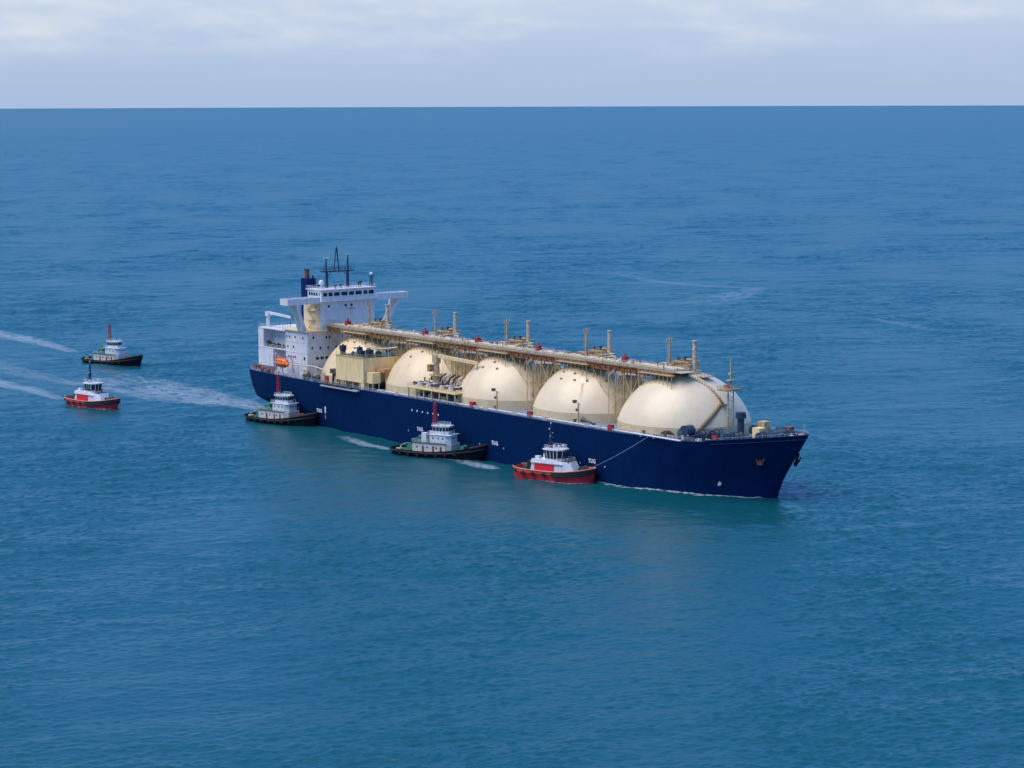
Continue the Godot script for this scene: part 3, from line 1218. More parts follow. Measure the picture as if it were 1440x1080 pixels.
	dome.tube(P(35, 48.4, 7.2), P(35, 49.5, 7.2), 0.4)
	dome.ball(P(35, 50.3, 7.2), 1.0, 14, 1.15)
	part("radome", dome, M.white, ship)
	var pm := MB.new()
	for x in [-0.5, 0.5]:
		for z in [-0.5, 0.5]:
			pm.beam(P(40 + x, 48.4, -12.0 + z), P(40 + x * 0.5, 52.4, -12.0 + z * 0.5), 0.16)
	for y in [49.4, 50.4, 51.4]:
		pm.box(39.55, 40.45, y, y + 0.14, -12.45, -11.55)
	pm.box(39.1, 40.9, 52.2, 52.4, -12.9, -11.1)
	var lattice := part("signal_mast", pm, M.mast_blue, ship)
	var ball := MB.new()
	ball.ball(P(40, 53.1, -12.0), 0.65, 12)
	part("dome", ball, M.white, lattice)
	for q in [[39.0, -7.0, 1.2], [38.0, -8.5, 1.5], [39.5, 1.5, 0.9], [38.5, -2.5, 0.9], [41.0, 5.0, 0.8], [37.5, 10.0, 0.9]]:
		var a := MB.new()
		a.tube(P(q[0], 48.4, q[1]), P(q[0], 48.4 + q[2], q[1]), 0.16)
		a.box(q[0] - 0.35, q[0] + 0.35, 48.4 + q[2], 49.0 + q[2], q[1] - 0.5, q[1] + 0.5)
		part("searchlight", a, M.dark_grey, ship)
	# funnel with a rusty stack
	var fun := MB.new()
	fun.prism([Vector2(12.6, 1.2), Vector2(13.4, 2.1), Vector2(17.4, 2.1), Vector2(18.2, 1.2), Vector2(18.2, -1.2), Vector2(17.4, -2.1), Vector2(13.4, -2.1), Vector2(12.6, -1.2)], 32.5, 50.6)
	var funnel := part("funnel", fun, M.funnel_blue, ship)
	var ex := MB.new()
	ex.tube(P(14.8, 50.6, 0.3), P(14.8, 53.6, 0.3), 0.95, 0.9, 14)
	part("exhaust_pipe", ex, M.rust, funnel)
	var cap := MB.new()
	cap.tube(P(14.8, 53.6, 0.3), P(14.8, 54.0, 0.3), 1.0, 1.0, 14)
	part("exhaust_cap", cap, M.black, funnel)
	for x in [16.6, 17.2]:
		var e2 := MB.new()
		e2.tube(P(x, 50.6, -1.0), P(x, 51.7, -1.0), 0.25)
		part("exhaust_pipe", e2, M.mast_blue, funnel)
	# aft block with an open gallery on its side
	var aft := part("aft_block", house_box(7.8, 26.45, 15.9, 32.2, -14.0, 14.0), M.white_b, ship)
	boxpart("gallery_roof", 7.6, 26.4, 32.2, 32.55, -18.1, 18.1, M.white, aft)
	boxpart("gallery_deck", 7.6, 26.4, 25.0, 25.35, -18.1, 18.1, M.white, aft)
	boxpart("corner_wall", 7.6, 11.2, 25.35, 32.2, 14.0, 18.0, M.white, aft)
	boxpart("lower_wall", 7.6, 18.0, 18.2, 25.0, 14.0, 18.0, M.white, aft)
	boxpart("lower_wall", 7.8, 26.3, 15.9, 18.2, 14.0, 16.6, M.white_b, aft)
	window_on(aft, P(23.0, 30.0, 14.0), 1.2, 1.6, "z")
	window_on(aft, P(24.7, 30.0, 14.0), 1.2, 1.6, "z")
	for q in [[12.5, 0.6, 1.8], [14.6, 0.9, 0.9], [16.4, 0.9, 1.0], [19.2, 0.8, 1.4], [22.6, 0.6, 0.9]]:
		var b := MB.new()
		b.box(q[0] - q[1], q[0] + q[1], 25.35, 25.35 + q[2], 15.6, 17.2)
		b.tube(P(q[0], 25.4 + q[2], 16.4), P(q[0], 25.9 + q[2], 16.4), 0.3)
		part("deck_machine", b, M.dark_blue if q[2] > 0.95 else M.dark_grey, aft)
	var r3 := MB.new()
	rail_round(r3, [P(7.8, 32.55, -17.9), P(7.8, 32.55, 17.9), P(26.2, 32.55, 17.9)], 1.1, 1.7)
	rail_round(r3, [P(11.4, 25.35, 17.95), P(26.2, 25.35, 17.95)], 1.1, 1.7)
	part("railing", r3, M.pale_grey, aft)
	# stores crane
	var cb := MB.new()
	cb.tube(P(10.0, 32.5, 15.0), P(10.0, 37.0, 15.0), 0.75, 0.6, 12)
	cb.box(9.1, 11.0, 36.6, 38.3, 14.2, 15.8)
	var crane := part("stores_crane", cb, M.white, ship)
	var jib := MB.new()
	jib.prism([Vector2(10.6, 14.5), Vector2(10.6, 15.5), Vector2(25.8, 15.2), Vector2(25.8, 14.8)], 0, 0.9)
	var j := part("jib", jib, M.white, crane)
	j.position = P(0, 37.4, 0)
	j.transform = Transform3D(Basis(P(0, 0, 1), 0.0), P(0, 37.5, 0)) * Transform3D(Basis(P(0, 0, 1), -0.045), P(0, 0.45, 0))
	var wire := MB.new()
	wire.beam(P(25.4, 36.6, 15), P(25.4, 33.4, 15), 0.12)
	part("hoist_wire", wire, M.dark_grey, crane)
	# hanging ladders, drums and mooring gear round the stern
	for q in [[3.0, 12.0], [5.5, 17.2], [2.5, 5.0], [2.5, -6.0], [5.0, -14.0], [15.0, 20.0], [20.5, 20.6], [45.5, 20.8], [52.0, 21.0]]:
		winch(ship, P(q[0], DECK, q[1]), M.winch_green if q[0] < 4 else M.winch_red if q[0] < 22 else M.dark_grey, 0.9, 0.0)
	for s in [24.5, 37.0, 66.0, 96.0, 104.0, 150.0, 154.5, 170.0, 186.0, 206.5, 212.0, 222.0, 236.0]:
		bollard(ship, P(s, DECK, hull_half(s, DECK) - 1.3))
	# davits of the lifeboat
	for s in [26.6, 34.6]:
		var d := MB.new()
		d.beam(P(s, DECK, 19.2), P(s, 22.8, 20.6), 0.5)
		d.beam(P(s, 22.8, 20.6), P(s, 24.2, 22.4), 0.45)
		d.beam(P(s, DECK, 21.6), P(s, 20.0, 20.0), 0.3)
		d.beam(P(s, 24.2, 22.4), P(s, 22.7, 22.4), 0.12)
		part("davit", d, M.white, ship)


func text_sign(upper: Node3D) -> void:
	var t := TextMesh.new()
	var f := SystemFont.new()
	f.font_names = PackedStringArray(["Droid Sans"])
	f.font_weight = 700
	t.font = f
	t.text = "NO SMOKING"
	t.font_size = 48
	t.pixel_size = 0.0125
	t.depth = 0.03
	var o := part("lettering", t, M.sign_red, upper)
	o.position = P(42.03, 40.85, -1.2)
	o.rotation_degrees.y = 90


func house_box(x0: float, x1: float, y0: float, y1: float, z0: float, z1: float) -> MB:
	var c := 0.25
	var b := MB.new()
	b.prism([Vector2(x0 + c, z0), Vector2(x1 - c, z0), Vector2(x1, z0 + c), Vector2(x1, z1 - c), Vector2(x1 - c, z1), Vector2(x0 + c, z1), Vector2(x0, z1 - c), Vector2(x0, z0 + c)], y0, y1)
	return b


func rail_round(b: MB, pts: Array, h: float, step: float) -> void:
	for i in pts.size() - 1:
		var a: Vector3 = pts[i]
		var e: Vector3 = pts[i + 1]
		var k := maxi(1, int((e - a).length() / step))
		for q in k + 1:
			var p := a.lerp(e, float(q) / k)
			b.beam(p, p + P(0, h, 0), 0.09)
		for y in [0.5, 1.0]:
			b.beam(a + P(0, h * y, 0), e + P(0, h * y, 0), 0.08)


func winch(parent: Node3D, at: Vector3, material: Material, size: float, turn: float) -> void:
	var b := MB.new()
	b.box(-1.6, 1.6, 0.0, 0.35, -1.0, 1.0)
	for z in [-1.4, -0.2, 1.2]:
		b.tube(P(-0.6, 1.25, z), P(-0.6, 1.25, z + 0.15), 1.1, 1.1, 14)
	b.tube(P(-0.6, 1.25, -1.9), P(-0.6, 1.25, 1.7), 0.55, 0.55, 12)
	b.box(0.5, 1.5, 0.35, 1.6, -0.5, 0.6)
	var w := part("mooring_winch", b, material, parent)
	w.transform = Transform3D(Basis(Vector3.UP, turn).scaled(Vector3.ONE * size), at)
	var d := MB.new()
	d.tube(P(-0.6, 1.25, -1.25), P(-0.6, 1.25, -0.2), 0.85, 0.85, 14)
	d.tube(P(-0.6, 1.25, -0.05), P(-0.6, 1.25, 1.2), 0.8, 0.8, 14)
	part("rope_drum", d, M.drum_rope, w)


func bollard(parent: Node3D, at: Vector3) -> void:
	var b := MB.new()
	for x in [-0.6, 0.6]:
		b.tube(at + P(x, 0, 0), at + P(x, 0.9, 0), 0.28, 0.28, 10)
		b.tube(at + P(x, 0.9, 0), at + P(x, 1.05, 0), 0.38, 0.38, 10)
	b.box(at.x - 1.1, at.x + 1.1, at.y - 0.05, at.y + 0.12, at.z - 0.4, at.z + 0.4)
	part("bollard", b, M.pale_cream, parent)


func build_machinery(ship: Node3D) -> void:
	# compressor house on stilts between the two aftmost tanks
	var ch := MB.new()
	ch.prism([Vector2(67.6, 8.0), Vector2(67.6, 23.0), Vector2(85.0, 23.0), Vector2(86.4, 12.0), Vector2(86.4, 8.0)], 18.5, 27.3)
	var house := part("compressor_house", ch, M.cream, ship)
	boxpart("roof_edge", 67.4, 85.2, 27.3, 27.42, 22.0, 23.2, M.cream_worn, house)
	var rf := MB.new()
	rf.prism([Vector2(68.0, 8.0), Vector2(68.0, 22.6), Vector2(84.8, 22.6), Vector2(86.0, 12.0), Vector2(86.0, 8.0)], 27.3, 27.36)
	part("roof_plate", rf, M.dark_grey, house)
	for q in [[68.4, 22.6], [72.8, 22.6], [77.2, 22.6], [81.6, 22.6]]:
		boxpart("stilt", q[0], q[0] + 0.5, DECK - 0.1, 18.5, q[1] - 0.5, q[1], M.cream_worn, house)
	boxpart("stilt", 83.0, 85.0, DECK - 0.1, 18.5, 21.6, 22.9, M.cream, house)
	boxpart("back_wall", 68.2, 84.6, DECK - 0.1, 18.5, 17.6, 18.0, M.cream_worn, house)
	for q in [[69.6, 21.2, 1.4, 3.4], [77.0, 19.0, 1.2, 3.2], [79.6, 20.0, 1.5, 2.2], [81.8, 18.0, 1.6, 2.6], [76.2, 21.4, 0.8, 1.4], [83.6, 15.5, 1.2, 2.0], [84.6, 12.0, 0.9, 2.4]]:
		var m := MB.new()
		m.tube(P(q[0], 27.3, q[1]), P(q[0], 27.3 + q[3] * 0.55, q[1]), q[2] * 0.7, q[2] * 0.7, 12)
		m.box(q[0] - q[2] * 0.6, q[0] + q[2] * 0.6, 27.3 + q[3] * 0.5, 27.3 + q[3], q[1] - q[2] * 0.7, q[1] + q[2] * 0.7)
		m.tube(P(q[0], 27.3 + q[3], q[1]), P(q[0] + 0.2, 27.8 + q[3], q[1]), 0.3, 0.2, 8)
		part("roof_fan", m, M.dark_blue, house)
	boxpart("roof_tank", 82.0, 85.2, 27.36, 28.8, 10.0, 13.6, M.teal, house)
	boxpart("roof_cabin", 74.4, 76.6, 27.36, 29.0, 18.5, 20.4, M.white, house)
	var hp := MB.new()
	hp.pipe([P(78.0, 30.6, 15.5), P(81.0, 30.0, 15.0), P(86.0, 30.3, 13.0), P(89.0, 30.9, 11.0)], 0.3)
	hp.beam(P(79.0, 27.3, 15.4), P(79.0, 30.4, 15.4), 0.2)
	hp.beam(P(86.0, 27.3, 12.6), P(86.0, 30.3, 13.0), 0.2)
	part("roof_pipe", hp, M.pale_cream, house)
	var rr := MB.new()
	rail_round(rr, [P(67.9, 27.4, 22.8), P(84.8, 27.4, 22.8), P(86.2, 27.4, 12.0)], 1.1, 1.5)
	part("railing", rr, M.cream_worn, house)
	# side store bolted to the fore end
	boxpart("store_box", 85.6, 89.2, 18.6, 22.4, 18.6, 22.0, M.cream, ship)
	boxpart("store_box", 85.4, 91.0, 22.4, 23.6, 14.5, 18.4, M.cream_rust, ship)
	var lg := MB.new()
	for p in [[86.0, 21.6], [88.8, 21.6], [88.8, 19.0], [90.4, 17.0]]:
		lg.beam(P(p[0], DECK, p[1]), P(p[0], 18.6 if p[1] > 18.5 else 22.4, p[1]), 0.35)
	part("store_legs", lg, M.cream_worn, ship)
	# stowed accommodation ladder and the boarding platform beside it
	boxpart("boarding_platform", 59.6, 83.0, 15.3, 15.75, BEAM - 0.2, BEAM + 1.3, M.rail_grey, ship)
	var lad := MB.new()
	lad.beam(P(60.0, 16.4, BEAM + 0.7), P(79.0, 16.3, BEAM + 0.7), 0.9, 0.25)
	rail_round(lad, [P(60.0, 16.4, BEAM + 1.1), P(79.0, 16.3, BEAM + 1.1)], 0.9, 1.4)
	part("boarding_ladder", lad, M.dark_grey, ship)
	var arch := MB.new()
	arch.beam(P(63.0, DECK, 21.4), P(63.0, 20.2, 21.0), 0.5)
	arch.beam(P(66.0, DECK, 21.4), P(66.0, 20.2, 21.0), 0.5)
	arch.box(62.2, 66.6, 20.0, 21.6, 19.6, 22.0)
	part("ladder_davit", arch, M.dark_brown, ship)
	boxpart("hose_box", 58.0, 59.6, DECK, 18.6, 19.8, 21.4, M.red, ship)
	var loop := MB.new()
	loop.pipe([P(36.0, 20.6, 20.6), P(50.0, 21.2, 20.4), P(56.0, 20.4, 20.4), P(58.0, 18.6, 20.6), P(58.4, DECK, 20.6)], 0.3)
	for s in [39.0, 45.0, 51.0]:
		loop.beam(P(s, DECK, 20.5), P(s, 20.9, 20.5), 0.22)
	part("deck_pipe", loop, M.pale_cream, ship)
	for q in [[42.5, 19.0, 3.2], [48.5, 18.6, 2.2], [53.8, 18.8, 3.0]]:
		boxpart("deck_locker", q[0], q[0] + 2.2, DECK, DECK + q[2], q[1], q[1] + 1.6, M.cream_worn, ship)
	# manifold platform with the cargo cross-over pipes
	var plat := MB.new()
	plat.box(111.6, 139.2, 19.7, 20.15, 14.6, 23.1)
	var man := part("manifold_platform", plat, M.cream, ship)
	for s in [111.9, 116.4, 120.9, 125.4, 129.9, 134.4, 138.6]:
		for z in [22.7, 17.0]:
			boxpart("post", s - 0.2, s + 0.2, DECK - 0.1, 19.7, z - 0.2, z + 0.2, M.cream_worn, man)
	boxpart("back_wall", 113.0, 138.0, DECK - 0.1, 19.7, 15.4, 15.7, M.cream_worn, man)
	for k in 7:
		boxpart("drip_tray", 113.0 + 3.7 * k, 115.9 + 3.7 * k, DECK - 0.1, 18.0, 18.0, 20.6, M.dark_grey if k % 2 else M.cream_worn, man)
	var mr := MB.new()
	rail_round(mr, [P(111.7, 20.15, 14.8), P(111.7, 20.15, 22.9), P(139.0, 20.15, 22.9), P(139.0, 20.15, 14.8)], 1.1, 1.3)
	part("railing", mr, M.pale_cream, man)
	for k in 10:
		var p := MB.new()
		var s := 114.2 + 2.55 * k
		p.pipe([P(s, 21.3, 15.0), P(s, 21.3, 21.6)], 0.42, 10)
		p.tube(P(s, 21.3, 21.6), P(s, 21.3, 22.0), 0.68, 0.68, 12)
		p.tube(P(s, 21.3, 19.0), P(s, 21.3, 19.25), 0.62, 0.62, 12)
		p.pipe([P(s, 21.3, 15.0), P(s + 0.4, 23.4, 14.4), P(s + 0.9, 24.4, 12.6)], 0.36, 8)
		p.tube(P(s, 21.3, 17.4), P(s, 22.9, 17.4), 0.26, 0.2, 8)
		p.tube(P(s, 22.8, 17.4), P(s, 22.95, 17.4), 0.5, 0.5, 10)
		part("manifold_pipe", p, [M.dark_grey, M.pale_grey, M.brown, M.pale_grey, M.dark_brown][k % 5], man)
	# hose-handling crane
	var cr := MB.new()
	cr.tube(P(120.5, DECK, 17.0), P(120.5, 28.6, 17.0), 1.25, 1.05, 16)
	cr.box(119.3, 121.7, 28.4, 31.4, 16.0, 18.0)
	cr.tube(P(120.5, 24.2, 17.0), P(120.5, 24.45, 17.0), 2.5, 2.5, 16)
	cr.tube(P(121.0, 31.6, 17.0), P(121.0, 32.8, 17.0), 0.5, 0.35, 10)
	var crane := part("hose_crane", cr, M.cream_worn, ship)
	var jb := MB.new()
	jb.beam(P(121.5, 31.0, 17.0), P(141.6, 30.0, 15.2), 0.85, 1.1)
	part("jib", jb, M.cream, crane)
	var hk := MB.new()
	hk.beam(P(141.2, 29.8, 15.2), P(141.2, 26.8, 15.2), 0.14)
	hk.box(140.8, 141.6, 25.9, 26.9, 14.8, 15.6)
	part("hook_block", hk, M.dark_brown, crane)
	var cab := MB.new()
	cab.box(118.6, 120.2, 25.6, 28.0, 18.0, 19.6)
	part("cab", cab, M.cream_rust, crane)
	for y in [20.5, 22.5, 26.8]:
		boxpart("ladder_cage", 119.0, 119.5, y, y + 1.2, 17.9, 18.5, M.brown, crane)
	# ladder and landing stages climbing the aft flank of the middle tank
	var lad2 := MB.new()
	for k in 5:
		var y := 19.5 + 2.5 * k
		var r := sqrt(TANK_R * TANK_R - pow(y - TANK_Y, 2.0))
		var a := deg_to_rad(128.0)
		var c := P(145.6 + r * cos(a), y, r * sin(a))
		var y2 := y + 2.5
		var r2 := sqrt(TANK_R * TANK_R - pow(y2 - TANK_Y, 2.0))
		var c2 := P(145.6 + r2 * cos(a), y2, r2 * sin(a))
		lad2.beam(c + P(-0.5, 0.4, 0.5), c2 + P(-0.5, 0.4, 0.5), 0.8, 0.25)
		lad2.box(c.x - 1.5, c.x + 0.9, c.y + 0.2, c.y + 0.4, c.z - 0.9, c.z + 1.3)
		rail_round(lad2, [c + P(-1.4, 0.4, 1.2), c + P(0.8, 0.4, 1.2)], 1.0, 0.9)
	part("tank_stair", lad2, M.cream_rust, ship)
	# deck lamps, lockers and the red hose boxes at the tank feet
	for q in [[160.2, 21.6, 6.9], [201.4, 21.0, 7.1]]:
		var l := MB.new()
		l.tube(P(q[0], DECK - 0.1, q[1]), P(q[0], DECK + q[2], q[1]), 0.34, 0.24, 10)
		l.beam(P(q[0] - 1.6, DECK + q[2] + 0.2, q[1]), P(q[0] + 0.9, DECK + q[2] - 0.5, q[1]), 0.28)
		var post := part("lamp_post", l, M.cream_worn, ship)
		var hd := MB.new()
		hd.box(q[0] - 2.3, q[0] - 1.2, DECK + q[2] - 0.2, DECK + q[2] + 0.7, q[1] - 0.5, q[1] + 0.5)
		hd.box(q[0] - 0.9, q[0] - 0.2, DECK + q[2] * 0.62, DECK + q[2] * 0.62 + 0.8, q[1] - 0.4, q[1] + 0.4)
		part("lamp_head", hd, M.dark_grey, post)
	for q in [[147.0, 20.6], [178.0, 20.8], [218.2, 20.8], [256.2, 12.2]]:
		boxpart("hose_box", q[0] - 0.9, q[0] + 0.9, DECK + 0.1, DECK + 2.0, q[1] + 0.4, q[1] + 1.7, M.red, ship)
	var hb := MB.new()
	hb.lathe(P(0, 0, 0), [Vector2(0.3, 0.0), Vector2(0.45, 4.8), Vector2(0.9, 6.2)], 12)
	var horn := part("stowed_ventilator", hb, M.dark_grey, ship)
	horn.transform = Transform3D(Basis(P(0, 0, 1), 1.45), P(209.6, 17.3, 21.0))
	boxpart("ventilator_cradle", 204.6, 205.0, DECK - 0.1, 17.2, 20.7, 21.3, M.dark_grey, ship)
	boxpart("ventilator_cradle", 208.4, 208.8, DECK - 0.1, 17.2, 20.7, 21.3, M.dark_grey, ship)
	for s in [158.0, 199.0, 216.0, 232.0]:
		var b := MB.new()
		b.tube(P(s, DECK - 0.1, 20.4), P(s, DECK + 1.3, 20.4), 0.45, 0.45, 10)
		b.tube(P(s, DECK + 1.3, 20.4), P(s, DECK + 1.7, 20.4), 0.75, 0.6, 10)
		part("deck_vent", b, M.brown, ship)
	var line := MB.new()
	for z in [21.4, 22.0]:
		line.tube(P(92.0, DECK + 0.55, z), P(250.0, DECK + 0.55, 21.4 if z < 21.6 else 22.0), 0.2, 0.2, 8)
	var q2 := 94.0
	while q2 < 240.0:
		line.beam(P(q2, DECK - 0.1, 21.7), P(q2, DECK + 0.4, 21.7), 0.9, 0.2)
		q2 += 6.0
	part("deck_pipe", line, M.pale_grey, ship)


func build_forecastle(ship: Node3D) -> void:
	# stairs zigzagging down the fore face of the foremost tank
	var pts := [P(231.5, 33.0, 4.5), P(236.5, 31.3, 2.5), P(241.0, 28.6, 0.8), P(244.8, 25.2, 0.0), P(246.0, 23.0, 3.6), P(246.6, 20.8, 7.0), P(246.2, 18.2, 10.2)]
	for k in pts.size() - 1:
		var st := MB.new()
		var a: Vector3 = pts[k] + P(0.3, 0.5, 0.1)
		var b: Vector3 = pts[k + 1] + P(0.3, 0.5, 0.1)
		st.beam(a, b, 1.1, 0.22)
		rail_round(st, [a + P(0.5, 0.1, 0.4), b + P(0.5, 0.1, 0.4)], 1.1, 0.9)
		for q in 7:
			var c := a.lerp(b, (q + 0.5) / 7)
			st.box(c.x - 0.6, c.x + 0.6, c.y - 0.05, c.y + 0.25, c.z - 0.55, c.z + 0.55)
		part("tank_stair", st, M.stair_brown, ship)
	boxpart("stair_landing", 243.6, 246.6, 25.2, 25.5, -1.2, 1.4, M.stair_brown, ship)
	boxpart("crown_platform", 232.8, 238.2, 33.0, 33.25, -3.0, 1.0, M.cream_worn, ship)
	var cr := MB.new()
	rail_round(cr, [P(233, 33.25, 0.9), P(238.1, 33.25, 0.9), P(238.1, 33.25, -2.9)], 1.1, 1.2)
	part("railing", cr, M.pale_cream, ship)
	# fore mast with its platform
	var fm := MB.new()
	for z in [-1.1, 1.1]:
		fm.tube(P(248.9, 15.5, z), P(248.9, 30.3, z), 0.22, 0.2, 8)
	for q in 10:
		fm.beam(P(248.9, 16.5 + q * 1.4, -1.1), P(248.9, 17.6 + q * 1.4, 1.1), 0.12)
	fm.tube(P(248.9, 30.3, 0), P(248.9, 40.0, 0), 0.34, 0.22, 10)
	fm.box(248.2, 249.6, 33.0, 33.3, -1.6, 1.6)
	fm.box(248.4, 249.4, 34.8, 35.6, -1.0, 0.6)
	var fmast := part("fore_mast", fm, M.cream_worn, ship)
	boxpart("mast_platform", 246.4, 250.6, 30.1, 30.4, -3.4, 3.4, M.stair_brown, fmast)
	var fr := MB.new()
	rail_round(fr, [P(246.5, 30.4, -3.3), P(246.5, 30.4, 3.3), P(250.5, 30.4, 3.3), P(250.5, 30.4, -3.3)], 1.1, 1.2)
	fr.beam(P(244.0, 30.2, -2.0), P(246.4, 30.2, -2.0), 0.4, 0.15)
	part("railing", fr, M.cream_worn, fmast)
	boxpart("hose_box", 243.2, 245.0, 29.4, 31.0, -3.8, -2.4, M.red, ship)
	# mushroom vent, lockers and the winches
	var deck_at := func(s: float) -> float: return hull_top(s) - 1.2 if s > 257.0 else DECK - 0.1
	var v := MB.new()
	v.tube(P(255.5, DECK - 0.1, 2.0), P(255.5, 22.6, 2.0), 1.05, 1.05, 16)
	v.tube(P(255.5, 22.4, 2.0), P(255.5, 24.2, 2.0), 1.7, 1.5, 16)
	part("ventilator", v, M.dark_blue, ship)
	boxpart("deck_house", 264.4, 267.4, deck_at.call(266), deck_at.call(266) + 4.1, 3.0, 5.8, M.cream, ship)
	boxpart("deck_house", 259.8, 262.6, deck_at.call(261), deck_at.call(261) + 5.6, -3.6, -1.0, M.cream_worn, ship)
	var spots := [[246.0, 15.0, 1.5, 0.2], [250.4, 12.0, 1.3, 0.0], [253.0, 8.6, 1.4, 0.1], [256.0, 7.2, 1.35, -0.1], [258.8, 6.0, 1.3, 0.0], [260.0, 10.6, 1.1, 0.6], [269.0, 5.6, 1.2, 0.3], [271.0, 1.6, 1.4, 0.0], [269.4, -3.4, 1.4, 0.0], [266.0, -7.0, 1.4, 0.2], [262.0, -9.6, 1.3, -0.2], [273.8, -1.4, 1.1, 0.4], [255.0, -6.0, 1.4, 0.0], [272.6, 3.2, 0.9, 0.5], [264.5, 8.4, 1.0, 0.2]]
	for q in spots:
		winch(ship, P(q[0], deck_at.call(q[0]), q[1]), [M.dark_blue, M.winch_blue, M.dark_grey, M.dark_blue, M.mast_blue][int(q[0]) % 5], q[2], q[3])
	var big := MB.new()
	big.tube(P(246.6, 18.6, 14.0), P(246.6, 18.6, 17.2), 1.9, 1.9, 18)
	big.box(245.0, 249.6, DECK - 0.1, 17.6, 13.8, 17.4)
	part("hose_reel", big, M.dark_blue, ship)
	var b2 := MB.new()
	b2.tube(P(240.0, DECK + 1.2, 17.2), P(240.0, DECK + 1.2, 19.0), 1.1, 1.1, 14)
	part("hose_reel", b2, M.dark_brown, ship)
	for q in [[237.0, 20.3], [238.6, 20.0], [242.4, 19.0], [252.0, 16.4], [254.6, 15.4], [259.0, 15.2], [263.0, 13.6], [267.0, 12.0], [271.0, 9.6], [274.6, 7.2], [277.4, 4.4]]:
		bollard(ship, P(q[0], deck_at.call(q[0]), minf(q[1] - 0.4, hull_half(q[0], hull_top(q[0]) - 1.2) - 1.3)))
	boxpart("valve_box", 266.4, 268.4, deck_at.call(267) + 2.4, deck_at.call(267) + 3.4, -7.8, -5.6, M.red, ship)
	for q in [[276.6, 1.2], [278.6, -1.2], [272.6, 7.6], [270.0, 8.6], [275.4, -4.6]]:
		var lim := maxf(hull_half(q[0], hull_top(q[0]) - 1.2) - 1.4, 0.0)
		q[1] = clampf(q[1], -lim, lim)
		boxpart("deck_locker", q[0] - 0.8, q[0] + 0.8, deck_at.call(q[0]), deck_at.call(q[0]) + 1.3, q[1] - 0.7, q[1] + 0.7, [M.cream_worn, M.pale_grey, M.pale_grey, M.mark_red, M.brown][int(q[0]) % 5], ship)
	var rb := MB.new()
	var last := Vector3.ZERO
	for k in 18:
		var s := 258.0 + 1.35 * k
		var p := P(s, hull_top(s), hull_half(s, hull_top(s)) - 0.15)
		rb.beam(p, p + P(0, 0.8, 0), 0.1)
		if last != Vector3.ZERO:
			rb.beam(last + P(0, 0.8, 0), p + P(0, 0.8, 0), 0.09)
			rb.beam(P(last.x, last.y + 0.8, -last.z), P(p.x, p.y + 0.8, -p.z), 0.09)
		rb.beam(P(p.x, p.y, -p.z), P(p.x, p.y + 0.8, -p.z), 0.1)
		last = p
	part("railing", rb, M.rail_grey, ship)
	# chocks, hatches, pipe ends and lashings strewn over the fore deck
	for k in 46:
		var s := rng.randf_range(232.0, 279.0)
		var lim := hull_half(s, hull_top(s) - 1.2) - 1.0
		var z := rng.randf_range(-lim, lim) if s > 252.0 else lim - rng.randf_range(0.0, 2.2)
		var y: float = deck_at.call(s)
		var c := MB.new()
		var h := rng.randf_range(0.5, 1.7)
		match rng.randi_range(0, 3):
			0:
				c.box(s - 0.5, s + 0.5, y, y + h, z - 0.4, z + 0.4)
				part("deck_hatch", c, [M.pale_grey, M.cream_worn, M.dark_grey, M.brown][k % 4], ship)
			1:
				c.tube(P(s, y, z), P(s, y + h, z), 0.18, 0.18, 8)
				c.tube(P(s, y + h, z), P(s, y + h + 0.3, z), 0.36, 0.3, 8)
				part("air_pipe", c, [M.dark_blue, M.winch_red, M.pale_cream][k % 3], ship)
			2:
				c.tube(P(s - 0.8, y + 0.4, z), P(s + 0.8, y + 0.4, z), 0.4, 0.4, 10)
				part("roller_fairlead", c, [M.dark_grey, M.rust_brown, M.pale_grey][k % 3], ship)
			3:
				c.beam(P(s, y, z), P(s, y + h + 0.6, z), 0.14)
				c.beam(P(s - 0.7, y + h + 0.5, z), P(s + 0.7, y + h + 0.5, z), 0.12)
				part("rope_stand", c, [M.winch_blue, M.brown][k % 2], ship)
	var js := MB.new()
	js.tube(P(280.0, 18.6, 0), P(280.6, 23.0, 0), 0.16, 0.1, 8)
	part("jack_staff", js, M.pale_cream, ship)


func build_lifeboat() -> void:
	var t := Transform3D(Basis(Vector3.UP, deg_to_rad(SHIP_TURN)), SHIP_AT)
	var lb := thing("lifeboat", "orange enclosed lifeboat hanging below the white house near the ship's stern", "lifeboat", t * P(30.6, 19.1, 22.2), SHIP_TURN)
	var rows := []
	for j in 13:
		var line := []
		var a := TAU * j / 12
		for i in 13:
			var u := -1.0 + 2.0 * i / 12
			var w := pow(maxf(1.0 - pow(absf(u), 2.6), 0.0), 0.5)
			line.append(P(u * 4.1, 1.75 + 1.95 * w * sin(a) * (0.85 if sin(a) < 0 else 1.0), 1.6 * w * cos(a)))
		rows.append(line)
	var b := MB.new()
	b.grid(rows, P(0, 1.75, 0), true)
	part("hull", b, M.orange, lb)
	boxpart("conning_cupola", -2.9, -1.5, 3.0, 3.9, -0.6, 0.6, M.orange, lb)
	for x in [-2.0, -0.4, 1.2]:
		boxpart("window", x, x + 0.7, 2.55, 2.95, 1.3, 1.42, M.glass, lb)
	boxpart("fender_band", -3.6, 3.6, 1.55, 1.75, 1.5, 1.66, M.orange_dark, lb)
	for x in [-3.6, 3.6]:
		var f := MB.new()
		f.beam(P(x, 2.3, 0), P(x, 4.9, 0.2), 0.12)
		part("fall_wire", f, M.dark_grey, lb)


func tug_half(u: float, half: float, blunt := 0.0) -> float:
	var w := 1.0
	if u < -0.5:
		w = 1.0 - 0.55 * pow((-u - 0.5) / 0.5, 2.6)
	if u > 0.2:
		w = pow(maxf(1.0 - pow((u - 0.2) / 0.8, 2.3 + blunt), 0.0), 0.72)
	return half * w


